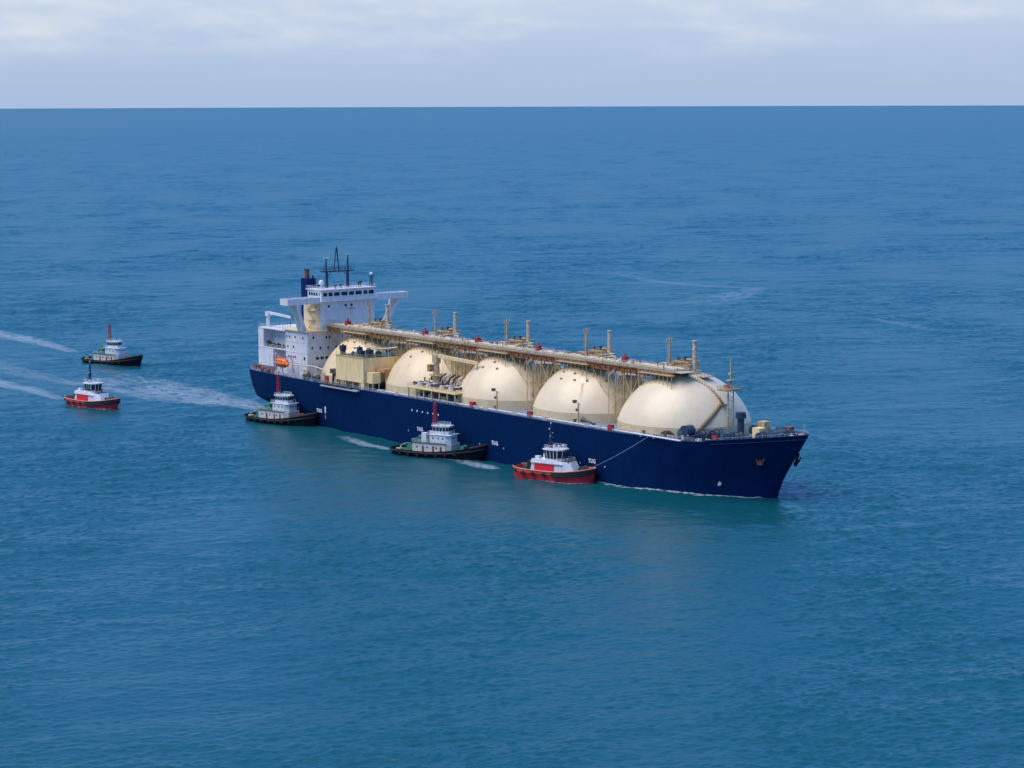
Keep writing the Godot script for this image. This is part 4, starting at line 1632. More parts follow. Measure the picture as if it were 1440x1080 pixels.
func tug_skin(length: float, half: float, low: Callable, high: Callable, flare: float, rows: int, inset := 0.0, closed := true) -> MB:
	var b := MB.new()
	for side in [1.0, -1.0]:
		var g := []
		for j in rows + 1:
			var line := []
			for i in 41:
				var u := -cos(PI * i / 40.0)
				var y: float = lerpf(low.call(u), high.call(u), float(j) / rows)
				var k := 1.0 + flare * (y - 2.5) / 5.0
				var reach := length / 2 * (1.0 + (0.018 * (y - 2.5) if u > 0 else 0.008 * (y - 2.5)))
				line.append(P(u * reach, y, side * maxf(tug_half(u, half, 0.4) * k - inset, 0.0)))
			g.append(line)
		b.grid(g, P(0, 0, side))
		if closed and side > 0:
			for j in rows:
				var p: Vector3 = g[j][0]
				var q: Vector3 = g[j + 1][0]
				b.quad(p, q, P(q.x, q.y, -q.z), P(p.x, p.y, -p.z), P(-1, 0, 0))
	return b


func tug_deck(length: float, half: float, y_at: Callable) -> MB:
	var b := MB.new()
	for i in 40:
		var u0 := -cos(PI * i / 40.0)
		var u1 := -cos(PI * (i + 1) / 40.0)
		var w0 := tug_half(u0, half, 0.4) * 0.985
		var w1 := tug_half(u1, half, 0.4) * 0.985
		b.quad(P(u0 * length / 2, y_at.call(u0), -w0), P(u0 * length / 2, y_at.call(u0), w0), P(u1 * length / 2, y_at.call(u1), w1), P(u1 * length / 2, y_at.call(u1), -w1), Vector3.UP)
	return b


func tug_fender(length: float, half: float, u0: float, u1: float, y_at: Callable, r: float) -> MB:
	var b := MB.new()
	var k := 30
	for side in [1.0, -1.0]:
		for i in k:
			var a := lerpf(u0, u1, float(i) / k)
			var c := lerpf(u0, u1, float(i + 1) / k)
			a = sin(a * PI / 2) if absf(a) > 0.5 and u1 > 0.95 else a
			c = sin(c * PI / 2) if absf(c) > 0.5 and u1 > 0.95 else c
			b.tube(P(a * length / 2 * 1.01, y_at.call(a), side * tug_half(a, half, 0.4)), P(c * length / 2 * 1.01, y_at.call(c), side * tug_half(c, half, 0.4)), r, r, 8)
	return b


func tyre(parent: Node3D, at: Vector3, turn: float) -> void:
	var b := MB.new()
	var k := 14
	for i in k:
		var a := TAU * i / k
		var c := TAU * (i + 1) / k
		b.tube(P(cos(a) * 0.55, sin(a) * 0.55, 0), P(cos(c) * 0.55, sin(c) * 0.55, 0), 0.24, 0.24, 6)
	var o := part("tyre_fender", b, M.black, parent)
	o.position = at
	o.rotation.y = turn


func ring_windows(parent: Node3D, poly: Array, top: Array, y0: float, y1: float, lo: float, hi: float, per: Array, glass: Material) -> void:
	# panes standing just proud of each face of a leaning prism; per: how many panes on each face
	var mid := Vector2.ZERO
	for p in poly:
		mid += p / poly.size()
	for i in poly.size():
		var k: int = per[i]
		if k == 0:
			continue
		var a: Vector2 = poly[i]
		var b: Vector2 = poly[(i + 1) % poly.size()]
		var d: Vector2 = top[i]
		var c: Vector2 = top[(i + 1) % poly.size()]
		for q in k:
			var g0 := (q + 0.1) / k
			var g1 := (q + 0.9) / k
			var t0 := (lo - y0) / (y1 - y0)
			var t1 := (hi - y0) / (y1 - y0)
			var pts := []
			for e in [[g0, t0], [g1, t0], [g1, t1], [g0, t1]]:
				var m := a.lerp(b, e[0]).lerp(d.lerp(c, e[0]), e[1])
				pts.append(P(m.x, lerpf(y0, y1, e[1]), m.y))
			var nn: Vector3 = (pts[1] - pts[0]).cross(pts[3] - pts[0]).normalized()
			if nn.dot(P((a.x + b.x) / 2 - mid.x, 0, (a.y + b.y) / 2 - mid.y)) < 0:
				nn = -nn
			var w := MB.new()
			w.obox((pts[0] + pts[1] + pts[2] + pts[3]) / 4 + nn * 0.03, (pts[1] - pts[0]) / 2, (pts[3] - pts[0]) / 2, nn * 0.05)
			part("window", w, glass, parent)


func build_red_tug(label: String, at: Vector3, turn: float, length: float) -> Node3D:
	var t := thing("tugboat", label, "tugboat", at, turn, "tugboats escorting the ship")
	var half := 5.4
	var belt := func(u: float) -> float: return 1.9 + 0.75 * maxf(u, 0.0) * maxf(u, 0.0) + 0.25 * u * u
	var sheer := func(u: float) -> float: return 2.95 + 1.15 * maxf(u, 0.0) * maxf(u, 0.0) + 0.35 * u * u
	var keel := func(_u: float) -> float: return -1.2
	part("hull", tug_skin(length, half, keel, belt, 0.28, 6), M.tug_red, t)
	part("bulwark", tug_skin(length, half + 0.12, belt, sheer, 0.28, 2), M.tug_orange, t)
	part("deck", tug_deck(length, half, func(u: float) -> float: return 1.95 + 0.6 * maxf(u, 0.0) * maxf(u, 0.0)), M.tug_deck, t)
	var lip := func(u: float) -> float: return sheer.call(u) + 0.02
	part("bulwark_rail", tug_fender(length, half + 0.25, -0.98, 0.99, lip, 0.16), M.tug_orange_pale, t)
	# the black rubber that wraps the bow in three rolls
	for k in 3:
		var lift := -0.25 - 0.62 * k
		part("bow_fender", tug_fender(length, half + 0.28, 0.12, 1.0, func(u: float) -> float: return sheer.call(u) + lift, 0.36), M.black, t)
	part("stern_fender", tug_fender(length, half + 0.2, -1.0, -0.82, func(u: float) -> float: return belt.call(u) + 0.3, 0.34), M.black, t)
	for x in [-0.62, -0.36, -0.08]:
		tyre(t, P(x * length / 2, 1.7, tug_half(x, half, 0.4) + 0.3), 0.0)
	# deckhouse: sloping white shoulders, red side panels, rounded front
	var base := [Vector2(-7.2, -3.9), Vector2(5.8, -3.9), Vector2(8.6, -2.2), Vector2(8.6, 2.2), Vector2(5.8, 3.9), Vector2(-7.2, 3.9)]
	var top := [Vector2(-6.6, -3.5), Vector2(3.6, -3.5), Vector2(6.4, -1.9), Vector2(6.4, 1.9), Vector2(3.6, 3.5), Vector2(-6.6, 3.5)]
	var dh := MB.new()
	dh.prism(base, 1.9, 5.9, top)
	var house := part("deckhouse", dh, M.white, t)
	for q in [1.0, -1.0]:
		var pn := MB.new()
		pn.obox(P(-2.0, 3.55, 3.78 * q), P(3.6, 0, 0), P(0, 1.35, -0.135 * q), P(0, 0.01, 0.07 * q))
		part("side_panel", pn, M.tug_panel, house)
		var ram := MB.new()
		ram.prism([Vector2(-6.9, 3.2 * q), Vector2(-6.9, 4.1 * q), Vector2(4.6, 4.1 * q), Vector2(4.6, 3.2 * q)], 5.2, 6.4, [Vector2(-6.5, 3.2 * q), Vector2(-6.5, 3.9 * q), Vector2(1.0, 3.9 * q), Vector2(1.0, 3.2 * q)])
		part("shoulder", ram, M.white, house)
	var vent := MB.new()
	vent.box(-9.0, -7.0, 2.0, 5.4, -2.6, 2.6)
	part("aft_casing", vent, M.black, house)
	for z in [-2.4, 2.4]:
		var stack := MB.new()
		stack.prism([Vector2(-5.8, z - 0.6), Vector2(-5.8, z + 0.6), Vector2(-4.2, z + 0.6), Vector2(-4.2, z - 0.6)], 5.9, 7.2)
		part("exhaust_stack", stack, M.white, house)
	var fw := MB.new()
	fw.box(3.5, 6.2, 5.9, 6.1, -2.4, 2.4)
	fw.tube(P(4.2, 6.1, 1.8), P(4.2, 7.4, 1.8), 0.3, 0.25, 8)
	fw.tube(P(5.4, 6.1, 0.2), P(5.4, 7.2, 0.2), 0.3, 0.25, 8)
	fw.beam(P(5.4, 7.1, 0.2), P(6.6, 7.6, 0.4), 0.35)
	part("fire_monitor", fw, M.dark_grey, house)
	var rl := MB.new()
	rail_round(rl, [P(2.6, 5.9, 3.3), P(5.6, 5.9, 2.2), P(6.0, 5.9, -2.0), P(2.6, 5.9, -3.3)], 1.0, 1.0)
	part("railing", rl, M.pale_grey, house)
	# wheelhouse: wide windows leaning out under a flat roof
	var wb := [Vector2(-2.8, -1.7), Vector2(-1.6, -2.4), Vector2(1.8, -2.4), Vector2(3.0, -1.3), Vector2(3.0, 1.3), Vector2(1.8, 2.4), Vector2(-1.6, 2.4), Vector2(-2.8, 1.7)]
	var wt := []
	for p in wb:
		wt.append(p * 1.16)
	var wh := MB.new()
	wh.prism(wb, 5.9, 9.3, wt)
	var wheel := part("wheelhouse", wh, M.white, t)
	ring_windows(wheel, wb, wt, 5.9, 9.3, 6.6, 9.1, [1, 3, 1, 2, 1, 3, 1, 2], M.glass_dark)
	var rf := MB.new()
	var rb := []
	for p in wb:
		rb.append(p * 1.3)
	rf.prism(rb, 9.3, 9.62)
	part("roof_slab", rf, M.white, wheel)
	var rr := MB.new()
	rail_round(rr, [P(-2.8, 9.75, 2.4), P(2.6, 9.75, 2.4), P(3.3, 9.75, 0), P(2.6, 9.75, -2.4), P(-2.8, 9.75, -2.4), P(-2.8, 9.75, 2.4)], 1.0, 0.9)
	part("railing", rr, M.pale_grey, wheel)
	for q in [[1.8, 1.2], [2.2, -0.8], [0.4, 1.7]]:
		var s := MB.new()
		s.tube(P(q[0], 9.75, q[1]), P(q[0], 10.4, q[1]), 0.12)
		s.tube(P(q[0] - 0.2, 10.6, q[1]), P(q[0] + 0.4, 10.6, q[1]), 0.3, 0.34, 10)
		part("searchlight", s, M.white, wheel)
	var mb := MB.new()
	mb.tube(P(-1.8, 9.6, 0), P(-1.8, 17.2, 0), 0.62, 0.2, 10)
	mb.beam(P(-2.6, 9.75, 0.9), P(-1.9, 14.0, 0.1), 0.2)
	mb.beam(P(-2.6, 9.75, -0.9), P(-1.9, 14.0, -0.1), 0.2)
	for y in [12.2, 14.0, 15.6]:
		mb.beam(P(-1.8, y, -1.0), P(-1.8, y, 1.0), 0.14)
	mb.box(-2.3, -0.8, 12.9, 13.1, -0.5, 0.5)
	var mast := part("mast", mb, M.mast_blue, t)
	for y in [[15.6, 0.9], [14.0, -0.9], [17.3, 0.0], [13.3, 0.3]]:
		var l := MB.new()
		l.tube(P(-1.8, y[0], y[1]), P(-1.8, y[0] + 0.4, y[1]), 0.2, 0.2, 8)
		part("mast_lamp", l, M.white, mast)
	# towing winch and bitts on the foredeck
	var wn := MB.new()
	wn.tube(P(10.2, 3.7, -1.4), P(10.2, 3.7, 1.4), 0.75, 0.75, 14)
	for z in [-1.5, 0.0, 1.5]:
		wn.tube(P(10.2, 3.7, z - 0.1), P(10.2, 3.7, z + 0.1), 1.15, 1.15, 14)
	wn.box(9.2, 11.2, 2.1, 2.9, -1.9, 1.9)
	part("towing_winch", wn, M.dark_grey, t)
	var bt := MB.new()
	for z in [-0.7, 0.7]:
		bt.tube(P(12.6, 2.3, z), P(12.6, 4.5, z), 0.28, 0.28, 10)
	bt.beam(P(12.6, 4.1, -1.2), P(12.6, 4.1, 1.2), 0.35)
	part("towing_bitts", bt, M.tug_red, t)
	var aw := MB.new()
	aw.box(-11.6, -10.0, 2.0, 3.2, -1.4, 1.4)
	part("stern_winch", aw, M.dark_grey, t)
	return t


func build_dark_tug(label: String, at: Vector3, turn: float, length: float, pale: bool) -> Node3D:
	var t := thing("tugboat", label, "tugboat", at, turn, "tugboats escorting the ship")
	var half := 5.2
	var belt := func(u: float) -> float: return 1.1 + 2.1 * pow(maxf(u + 0.1, 0.0) / 1.1, 1.6) + 0.2 * u * u
	var sheer := func(u: float) -> float: return 1.75 + 2.9 * pow(maxf(u + 0.15, 0.0) / 1.15, 1.5) + 0.2 * u * u
	var keel := func(_u: float) -> float: return -1.2
	part("hull", tug_skin(length, half, keel, belt, 0.3, 6), M.tug_black, t)
	part("bulwark", tug_skin(length, half + 0.1, belt, sheer, 0.3, 2), M.tug_black_b, t)
	part("deck", tug_deck(length, half, func(u: float) -> float: return 1.15 + 1.9 * pow(maxf(u, 0.0), 1.6)), M.tug_green_deck, t)
	part("rubbing_fender", tug_fender(length, half + 0.2, -1.0, 1.0, func(u: float) -> float: return belt.call(u) + 0.05, 0.3), M.black, t)
	part("bow_fender", tug_fender(length, half + 0.25, 0.55, 1.0, func(u: float) -> float: return sheer.call(u) - 0.1, 0.42), M.black, t)
	for x in [-0.7, -0.5, -0.3, -0.1, 0.1, 0.3, 0.5]:
		tyre(t, P(x * length / 2, belt.call(x) - 0.1, tug_half(x, half, 0.4) + 0.25), 0.0)
	# three stepped tiers of white deckhouse
	var d1 := MB.new()
	d1.prism([Vector2(-8.2, -4.0), Vector2(4.6, -4.0), Vector2(6.4, -2.8), Vector2(6.4, 2.8), Vector2(4.6, 4.0), Vector2(-8.2, 4.0)], 1.1, 4.5)
	var house := part("deckhouse", d1, M.tug_white_worn, t)
	boxpart("boat_deck", -8.5, 4.8, 4.5, 4.65, -4.3, 4.3, M.tug_green_deck, house)
	for x in [-4.4, -0.4, 2.6]:
		boxpart("door", x, x + 0.8, 1.6, 3.6, 3.98, 4.06, M.tug_door, house)
	for x in [-6.4, -2.4, 1.2]:
		var pr := MB.new()
		pr.tube(P(x, 3.1, 3.95), P(x, 3.1, 4.06), 0.3, 0.3, 12)
		part("porthole", pr, M.glass_dark, house)
	var r0 := MB.new()
	rail_round(r0, [P(4.6, 4.65, 4.2), P(-8.3, 4.65, 4.2), P(-8.3, 4.65, -4.2), P(4.6, 4.65, -4.2)], 1.0, 1.2)
	part("railing", r0, M.tug_white_worn, house)
	var d2 := MB.new()
	d2.prism([Vector2(-1.8, -3.0), Vector2(4.2, -3.0), Vector2(5.8, -1.9), Vector2(5.8, 1.9), Vector2(4.2, 3.0), Vector2(-1.8, 3.0)], 4.65, 7.3)
	var tier := part("upper_deckhouse", d2, M.tug_white, t)
	for x in [-0.6, 1.4, 3.2]:
		var pr := MB.new()
		pr.tube(P(x, 6.2, 2.95), P(x, 6.2, 3.06), 0.3, 0.3, 12)
		part("porthole", pr, M.glass_dark, tier)
	for z in [-1.2, 0.0, 1.2]:
		var pr := MB.new()
		pr.tube(P(5.75, 6.3, z), P(5.87, 6.3, z), 0.28, 0.28, 12)
		part("porthole", pr, M.glass_dark, tier)
	var r1 := MB.new()
	boxpart("bridge_deck", -2.6, 5.9, 7.3, 7.42, -3.3, 3.3, M.tug_white, tier)
	rail_round(r1, [P(4.0, 7.42, 3.2), P(-2.5, 7.42, 3.2), P(-2.5, 7.42, -3.2), P(4.0, 7.42, -3.2)], 1.0, 1.1)
	part("railing", r1, M.pale_grey, tier)
	var wb := [Vector2(-1.2, -2.2), Vector2(2.6, -2.2), Vector2(4.4, -1.3), Vector2(4.4, 1.3), Vector2(2.6, 2.2), Vector2(-1.2, 2.2)]
	var wh := MB.new()
	wh.prism(wb, 7.42, 10.1)
	var wheel := part("wheelhouse", wh, M.tug_white, t)
	ring_windows(wheel, wb, wb, 7.42, 10.1, 8.6, 9.7, [3, 2, 3, 2, 3, 2], M.glass_dark)
	var rf := MB.new()
	rf.prism([Vector2(-1.6, -2.5), Vector2(2.8, -2.5), Vector2(4.9, -1.5), Vector2(4.9, 1.5), Vector2(2.8, 2.5), Vector2(-1.6, 2.5)], 10.1, 10.4)
	part("roof_slab", rf, M.tug_white, wheel)
	var r2 := MB.new()
	rail_round(r2, [P(-1.4, 10.4, 2.3), P(2.8, 10.4, 2.3), P(4.6, 10.4, 0), P(2.8, 10.4, -2.3), P(-1.4, 10.4, -2.3)], 0.8, 0.9)
	part("railing", r2, M.pale_grey, wheel)
	for q in [[2.8, 0.9], [1.4, -1.2], [0.6, 1.6]]:
		var s := MB.new()
		s.tube(P(q[0], 10.4, q[1]), P(q[0], 11.1, q[1]), 0.12)
		s.tube(P(q[0] - 0.3, 11.3, q[1]), P(q[0] + 0.4, 11.3, q[1]), 0.28, 0.32, 10)
		part("searchlight", s, M.tug_green, wheel)
	var mb := MB.new()
	for x in [-0.45, 0.45]:
		for z in [-0.45, 0.45]:
			mb.beam(P(-1.6 + x * 1.3, 7.42, z * 1.3), P(-1.6 + x * 0.6, 17.6, z * 0.6), 0.26)
	for q in 8:
		var y := 8.2 + q * 1.2
		mb.beam(P(-2.1, y, 0.45), P(-1.1, y + 1.1, 0.4), 0.14)
		mb.beam(P(-1.1, y, -0.45), P(-2.1, y + 1.1, -0.4), 0.14)
		mb.box(-2.1, -1.1, y, y + 0.14, -0.5, 0.5)
	mb.beam(P(-1.6, 16.6, -1.0), P(-1.6, 16.6, 1.0), 0.2)
	mb.beam(P(-1.6, 14.2, -0.9), P(-1.6, 14.2, 0.9), 0.2)
	mb.tube(P(-1.6, 17.5, 0), P(-1.6, 18.8, 0), 0.14, 0.1, 8)
	part("mast", mb, M.tug_mast, t)
	# twin funnels behind the wheelhouse, towing gear on the after deck, winch on the bow
	for z in [-2.5, 2.5]:
		var f := MB.new()
		f.prism([Vector2(-5.0, z - 0.7), Vector2(-3.2, z - 0.7), Vector2(-3.2, z + 0.7), Vector2(-5.0, z + 0.7)], 4.65, 7.8 if pale else 6.9)
		part("funnel", f, M.tug_white if pale else M.tug_green, t)
	for q in [[-6.4, 0.6], [-6.0, 2.4], [-7.0, -1.6]]:
		var g := MB.new()
		g.tube(P(q[0], 4.65, q[1]), P(q[0], 6.0, q[1]), 0.5, 0.4, 10)
		g.ball(P(q[0], 6.2, q[1]), 0.62, 10)
		part("ventilator", g, M.tug_green, t)
	var tw := MB.new()
	tw.tube(P(-10.6, 2.4, -1.5), P(-10.6, 2.4, 1.5), 0.8, 0.8, 14)
	for z in [-1.6, 1.6]:
		tw.tube(P(-10.6, 2.4, z - 0.1), P(-10.6, 2.4, z + 0.1), 1.2, 1.2, 14)
	part("towing_winch", tw, M.tug_green, t)
	var arch := MB.new()
	arch.pipe([P(-13.4, 1.2, 3.6), P(-13.4, 2.9, 2.8), P(-13.4, 3.2, 0), P(-13.4, 2.9, -2.8), P(-13.4, 1.2, -3.6)], 0.2, 8)
	part("towing_arch", arch, M.rope, t)
	var coil := MB.new()
	coil.lathe(P(-15.2, 1.2, 1.2), [Vector2(1.1, 0), Vector2(1.1, 0.5), Vector2(0.5, 0.5), Vector2(0.5, 0.0)], 16, false)
	part("rope_coil", coil, M.rope, t)
	var bw := MB.new()
	bw.tube(P(9.6, 3.4, -1.4), P(9.6, 3.4, 1.4), 0.7, 0.7, 14)
	bw.box(8.8, 10.4, 1.6, 2.8, -1.8, 1.8)
	part("anchor_winch", bw, M.tug_green if pale else M.tug_door, t)
	var bt := MB.new()
	for z in [-0.7, 0.7]:
		bt.tube(P(13.0, 2.4, z), P(13.0, 4.6, z), 0.26, 0.26, 10)
	bt.beam(P(13.0, 4.2, -1.1), P(13.0, 4.2, 1.1), 0.3)
	part("towing_bitts", bt, M.black, t)
	return t


func build_materials() -> void:
	var W := Color(1, 1, 1)
	var streak := noise_tex(3, 0.02, 4, [[0.0, Color(0.72, 0.78, 0.86)], [0.45, W], [0.75, Color(0.9, 0.94, 1.0)], [1.0, Color(0.7, 0.74, 0.8)]])
	var soil := noise_tex(8, 0.012, 5, [[0.0, Color(0.90, 0.86, 0.78)], [0.4, Color(0.97, 0.955, 0.93)], [0.65, W], [1.0, W]])
	var soil_b := noise_tex(19, 0.012, 5, [[0.0, Color(0.70, 0.58, 0.44)], [0.4, Color(0.92, 0.86, 0.76)], [0.62, W], [1.0, W]])
	var rusty := noise_tex(21, 0.03, 5, [[0.0, Color(0.42, 0.26, 0.15)], [0.38, Color(0.66, 0.47, 0.31)], [0.5, Color(0.88, 0.79, 0.66)], [1.0, W]])
	var chalk := noise_tex(33, 0.025, 4, [[0.0, Color(0.74, 0.76, 0.80)], [0.4, Color(0.95, 0.96, 0.97)], [1.0, W]])
	var scuff := noise_tex(41, 0.03, 5, [[0.0, Color(0.55, 0.50, 0.45)], [0.35, Color(0.9, 0.88, 0.85)], [1.0, W]])
	var up_streak := Vector3(0.09, 0.012, 0.09)
	mat("navy", lin(0.0005, 0.0175, 0.074), 0.55, 0.0, streak, Vector3(0.05, 0.010, 0.05))
	mat("navy_edge", lin(0.02, 0.05, 0.13), 0.5)
	mat("deck", lin(0.20, 0.28, 0.43), 0.75, 0.0, scuff, Vector3.ONE * 0.06)
	for i in 5:
		var c := [lin(0.73, 0.56, 0.32), lin(0.73, 0.57, 0.345), lin(0.73, 0.59, 0.38), lin(0.73, 0.60, 0.395), lin(0.72, 0.60, 0.41)]
		var m := mat("tank_%d" % i, c[i], 0.33)
		m.metallic_specular = 0.5
		m.albedo_texture = stain_tex(100 + i, [190, 160, 150, 200, 26][i], [1.3, 1.0, 1.0, 1.3, 0.5][i])
	mat("tank_skirt", lin(0.70, 0.56, 0.34), 0.5, 0.0, soil, Vector3(0.06, 0.03, 0.06))
	mat("tank_seam", lin(0.64, 0.52, 0.35), 0.5)
	mat("cream", lin(0.86, 0.66, 0.34), 0.55, 0.0, soil, up_streak)
	mat("cream_wall", lin(0.70, 0.60, 0.42), 0.55, 0.0, soil, up_streak)
	mat("cream_worn", lin(0.58, 0.48, 0.30), 0.6, 0.0, soil_b, Vector3(0.2, 0.06, 0.2))
	mat("cream_rust", lin(0.66, 0.50, 0.29), 0.65, 0.0, rusty, Vector3(0.12, 0.05, 0.12))
	mat("pale_cream", lin(0.58, 0.51, 0.39), 0.6)
	mat("pipe_cream", lin(0.62, 0.57, 0.48), 0.55, 0.0, soil_b, Vector3.ONE * 0.12)
	mat("rail_grey", lin(0.36, 0.40, 0.47), 0.6)
	mat("pale_grey", lin(0.56, 0.58, 0.62), 0.55)
	mat("white", lin(0.76, 0.75, 0.75), 0.5, 0.0, chalk, up_streak)
	mat("white_b", lin(0.70, 0.69, 0.70), 0.55, 0.0, chalk, up_streak)
	mat("glass", lin(0.012, 0.018, 0.025), 0.12)
	mat("glass_dark", lin(0.012, 0.022, 0.03), 0.15)
	mat("mast_blue", lin(0.015, 0.035, 0.075), 0.5)
	mat("funnel_blue", lin(0.004, 0.018, 0.085), 0.45, 0.0, streak, up_streak)
	mat("dark_blue", lin(0.022, 0.050, 0.095), 0.6, 0.0, scuff, Vector3.ONE * 0.3)
	mat("winch_blue", lin(0.05, 0.12, 0.22), 0.6, 0.0, scuff, Vector3.ONE * 0.3)
	mat("winch_green", lin(0.03, 0.13, 0.10), 0.6)
	mat("winch_red", lin(0.28, 0.10, 0.07), 0.6)
	mat("dark_grey", lin(0.07, 0.08, 0.095), 0.6, 0.0, scuff, Vector3.ONE * 0.3)
	mat("teal", lin(0.10, 0.28, 0.33), 0.6)
	mat("brown", lin(0.24, 0.17, 0.10), 0.7, 0.0, scuff, Vector3.ONE * 0.3)
	mat("dark_brown", lin(0.07, 0.05, 0.04), 0.7)
	mat("stair_brown", lin(0.34, 0.24, 0.13), 0.7, 0.0, scuff, Vector3.ONE * 0.3)
	mat("rust", lin(0.26, 0.10, 0.04), 0.85, 0.0, scuff, Vector3.ONE * 0.4)
	mat("anchor_rust", lin(0.13, 0.065, 0.045), 0.9, 0.0, scuff, Vector3.ONE * 0.4)
	mat("rust_brown", lin(0.42, 0.29, 0.16), 0.8)
	mat("girder_aft", lin(0.36, 0.28, 0.14), 0.7, 0.0, rusty, Vector3(0.045, 0.10, 0.045))
	mat("girder_fore", lin(0.34, 0.19, 0.10), 0.75, 0.0, rusty, Vector3(0.045, 0.10, 0.045))
	mat("lattice_aft", lin(0.48, 0.40, 0.21), 0.7, 0.0, soil_b, Vector3(0.08, 0.05, 0.08))
	mat("lattice_fore", lin(0.62, 0.51, 0.33), 0.7, 0.0, soil_b, Vector3(0.08, 0.05, 0.08))
	mat("trunk_cream", lin(0.56, 0.46, 0.29), 0.65, 0.0, soil_b, Vector3(0.12, 0.04, 0.12))
	mat("walk_plate", lin(0.40, 0.38, 0.33), 0.7)
	mat("walk_plate_b", lin(0.34, 0.31, 0.26), 0.7)
	mat("red", lin(0.36, 0.025, 0.03), 0.55)
	mat("sign_red", lin(0.45, 0.05, 0.04), 0.6)
	mat("mark", lin(0.78, 0.79, 0.80), 0.6)
	mat("mark_dull", lin(0.32, 0.35, 0.40), 0.6)
	mat("mark_red", lin(0.30, 0.14, 0.15), 0.6)
	mat("drum_rope", lin(0.10, 0.11, 0.12), 0.9)
	mat("rope", lin(0.42, 0.38, 0.28), 0.9)
	mat("black", lin(0.012, 0.013, 0.016), 0.75)
	mat("orange", lin(0.75, 0.16, 0.02), 0.45)
	mat("orange_dark", lin(0.42, 0.07, 0.01), 0.5)
	mat("tug_red", lin(0.78, 0.025, 0.045), 0.5, 0.0, chalk, Vector3.ONE * 0.12)
	mat("tug_panel", lin(0.66, 0.012, 0.026), 0.45)
	mat("tug_orange", lin(0.98, 0.17, 0.10), 0.6, 0.0, chalk, Vector3.ONE * 0.12)
	mat("tug_orange_pale", lin(0.78, 0.27, 0.20), 0.6)
	mat("tug_deck", lin(0.10, 0.08, 0.09), 0.8)
	mat("tug_black", lin(0.010, 0.013, 0.020), 0.55)
	mat("tug_black_b", lin(0.014, 0.020, 0.026), 0.6)
	mat("tug_green_deck", lin(0.035, 0.15, 0.10), 0.8, 0.0, scuff, Vector3.ONE * 0.15)
	mat("tug_green", lin(0.04, 0.22, 0.15), 0.6)
	mat("tug_white", lin(0.76, 0.78, 0.80), 0.5, 0.0, chalk, Vector3(0.3, 0.08, 0.3))
	mat("tug_white_worn", lin(0.74, 0.72, 0.70), 0.6, 0.0, scuff, Vector3(0.2, 0.06, 0.2))
	mat("tug_door", lin(0.24, 0.06, 0.07), 0.6)
	mat("tug_mast", lin(0.42, 0.035, 0.05), 0.55)


func build_foam() -> void:
	var wake := foam_tex(61, 0.76, 6.0, 6.0, 0.7, 0.34)
	var thin := foam_tex(62, 0.62, 7.0, 6.0, 0.55, 0.15)
	var churn := foam_tex(63, 0.80, 7.0, 6.0, 0.7, 0.42)
	var bead := foam_tex(64, 0.56, 26.0, 3.0, 0.22, 0.85)
	foam("broad pale wake trailing behind the distant dark tug", wake, [Vector2(-203, -1094), Vector2(-232, -1142), Vector2(-268, -1194), Vector2(-350, -1310)], [6, 22, 34, 44])
	foam("faint wake trailing behind the far red tug", wake, [Vector2(-176, -920), Vector2(-200, -958), Vector2(-232, -1000), Vector2(-310, -1120)], [5, 18, 28, 40])
	foam("second faint streak of foam between the two far tugs", thin, [Vector2(-176, -965), Vector2(-205, -1005), Vector2(-238, -1052), Vector2(-310, -1160)], [8, 26, 36, 44])
	foam("wide broken wake behind the stern of the big ship", wake, [Vector2(-88, -888), Vector2(-120, -919), Vector2(-152, -958), Vector2(-190, -1006)], [12, 34, 46, 40])
	foam("thin arm of the big ship's wake", thin, [Vector2(-98, -905), Vector2(-125, -946), Vector2(-160, -992), Vector2(-200, -1040)], [8, 16, 22, 18])
	foam("faint slick patch on the open sea beyond the ship", thin, [Vector2(155, -1462), Vector2(128, -1395), Vector2(112, -1360), Vector2(96, -1325)], [14, 36, 44, 24])
	foam("long faint slick line far beyond the ship", thin, [Vector2(151, -1456), Vector2(117, -1474), Vector2(85, -1530), Vector2(55, -1600)], [10, 18, 18, 12])
	foam("short slick line on the sea right of the bow", thin, [Vector2(190, -1245), Vector2(210, -1206), Vector2(228, -1174)], [8, 14, 8])
	var t := Transform3D(Basis(Vector3.UP, deg_to_rad(SHIP_TURN)), SHIP_AT)
	var pts := []
	for k in 14:
		var s := 268.0 - 5.6 * k
		var p := t * P(s, 0, hull_half(s, 0.0) + 0.9)
		pts.append(Vector2(p.x, p.z))
	foam("line of foam along the waterline of the ship's bow", bead, pts, [1.6, 3.2, 4.4, 4.6, 4.0, 3.0])
	pts = []
	for q in [[270.5, -0.5], [268.0, -3.5], [264.0, -8.0], [258.0, -13.5]]:
		var p := t * P(q[0], 0, q[1])
		pts.append(Vector2(p.x, p.z))
	foam("small ripple of foam thrown off the far side of the stem", churn, pts, [2.0, 5.0, 6.0, 5.0])
	pts = []
	for q in [[176.0, 33.5], [172.0, 34.0], [164.0, 33.0], [155.0, 31.5], [148.0, 30.0]]:
		var p := t * P(q[0], 0, q[1])
		pts.append(Vector2(p.x, p.z))
	foam("foam thrown astern by the near red tug", churn, pts, [5.0, 9.0, 9.0, 7.0, 4.0])
	pts = []
	for q in [[121.0, 36.5], [114.0, 36.0], [104.0, 35.5], [92.0, 33.5], [80.0, 32.0]]:
		var p := t * P(q[0], 0, q[1])
		pts.append(Vector2(p.x, p.z))
	foam("foam thrown astern by the tug amidships", churn, pts, [3.6, 6.0, 7.0, 6.0, 4.0])


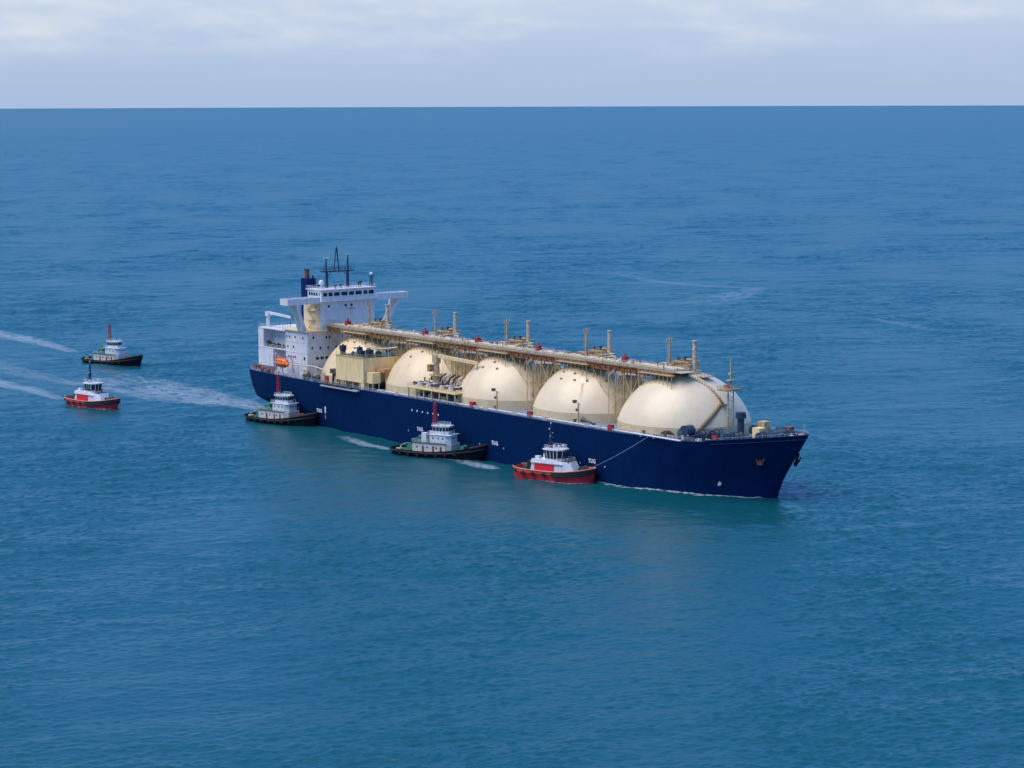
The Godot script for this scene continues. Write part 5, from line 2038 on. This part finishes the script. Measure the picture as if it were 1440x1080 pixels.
func tug_foam(tug: Node3D, label: String, length: float, half: float, tex: Texture2D, w: float) -> void:
	var pts := []
	for k in 9:
		var u := 1.0 - 1.85 * k / 8.0
		var p := tug.transform * P(u * length / 2 * 0.96, 0, tug_half(u, half, 0.4) * 0.90 + 0.25)
		pts.append(Vector2(p.x, p.z))
	foam(label, tex, pts, [w * 1.3, w * 1.5, w, w * 0.8, w * 0.7])


func _ready() -> void:
	rng.seed = 4
	# camera: a hovering drone 120 m up, long lens
	var cam := Camera3D.new()
	cam.name = "camera"
	var pitch := atan((540.0 - 132.7) / 3300.0)
	var roll := atan(4.5 / 1440.0)
	var ahead := Vector3(0, -sin(pitch), -cos(pitch))
	var over := Vector3.RIGHT.cross(ahead)
	var right := Vector3.RIGHT * cos(roll) - over * sin(roll)
	over = right.cross(ahead)
	cam.transform = Transform3D(Basis(right, over, -ahead), Vector3(0, 120, 0))
	cam.fov = rad_to_deg(2.0 * atan(540.0 / 3300.0))
	cam.near = 1.0
	cam.far = 120000.0
	add_child(cam)
	cam.current = true
	# sky
	var env := Environment.new()
	env.background_mode = Environment.BG_SKY
	var sky := Sky.new()
	var pano := PanoramaSkyMaterial.new()
	pano.panorama = ImageTexture.create_from_image(sky_image())
	sky.sky_material = pano
	env.sky = sky
	env.tonemap_mode = Environment.TONE_MAPPER_LINEAR
	env.tonemap_exposure = 1.0
	env.background_energy_multiplier = 1.0
	env.sdfgi_enabled = true
	env.ssao_enabled = true
	env.ssil_enabled = true
	var we := WorldEnvironment.new()
	we.name = "world_environment"
	we.environment = env
	add_child(we)
	# hazy sun high on the left
	var sun := DirectionalLight3D.new()
	sun.name = "sun"
	sun.light_energy = 1.2
	sun.light_angular_distance = 55.0
	sun.light_color = Color(1.0, 0.955, 0.90)
	sun.shadow_enabled = true
	add_child(sun)
	sun.look_at_from_position(Vector3.ZERO, Vector3(0.45, -0.86, -0.12), Vector3.UP)
	build_materials()
	M.navy.metallic_specular = 0.16
	M.tug_black.metallic_specular = 0.2
	M.tug_black_b.metallic_specular = 0.2
	M.funnel_blue.metallic_specular = 0.25
	build_sea()
	build_ship()
	build_lifeboat()
	var near_red := build_red_tug("red hulled tug near the ship's bow, tied to it by a towline", Vector3(13.7, 0, -729.1), 57.0 - 90.0, 28.6)
	var mid := build_dark_tug("black hulled tug with tall red mast beside the middle of the ship", Vector3(-24.4, 0, -777.5), 60.0 - 90.0, 36.0, true)
	var aft := build_dark_tug("black hulled tug with green deck under the curve of the ship's stern", Vector3(-85.0, 0, -859.0), 50.0 - 90.0, 35.0, false)
	var far := build_dark_tug("black hulled tug far left following the ship, the most distant tug", Vector3(-180.0, 0, -1052.0), 55.0 - 90.0, 35.0, false)
	var far_red := build_red_tug("red hulled tug following alone at the far left of the ship", Vector3(-162.5, 0, -903.5), 47.0 - 90.0, 29.0)
	# towline from the red tug's foredeck up to the ship's rail
	var ship := Transform3D(Basis(Vector3.UP, deg_to_rad(SHIP_TURN)), SHIP_AT)
	var a := near_red.transform * P(12.6, 4.3, 0)
	var b := ship * P(236.5, 16.6, 22.4)
	var rope := MB.new()
	var last := a
	for k in range(1, 25):
		var g := k / 24.0
		var p := a.lerp(b, g) - Vector3(0, 0.5 * 4.0 * g * (1.0 - g), 0)
		rope.tube(last, p, 0.055, 0.055, 6, false)
		last = p
	var line := part("towline", rope, M.rail_grey, self)
	line.set_meta("label", "thin towline running from the red tug up to the ship's bow")
	line.set_meta("category", "rope")
	build_foam()
	var skirt := foam_tex(65, 0.6, 18.0, 3.0, 0.24, 0.9)
	tug_foam(near_red, "foam along the waterline of the near red tug", 28.6, 5.4, skirt, 1.6)
	tug_foam(mid, "thin foam along the waterline of the tug amidships", 36.0, 5.2, skirt, 1.0)
	tug_foam(far_red, "foam along the waterline of the far red tug", 29.0, 5.4, skirt, 1.5)
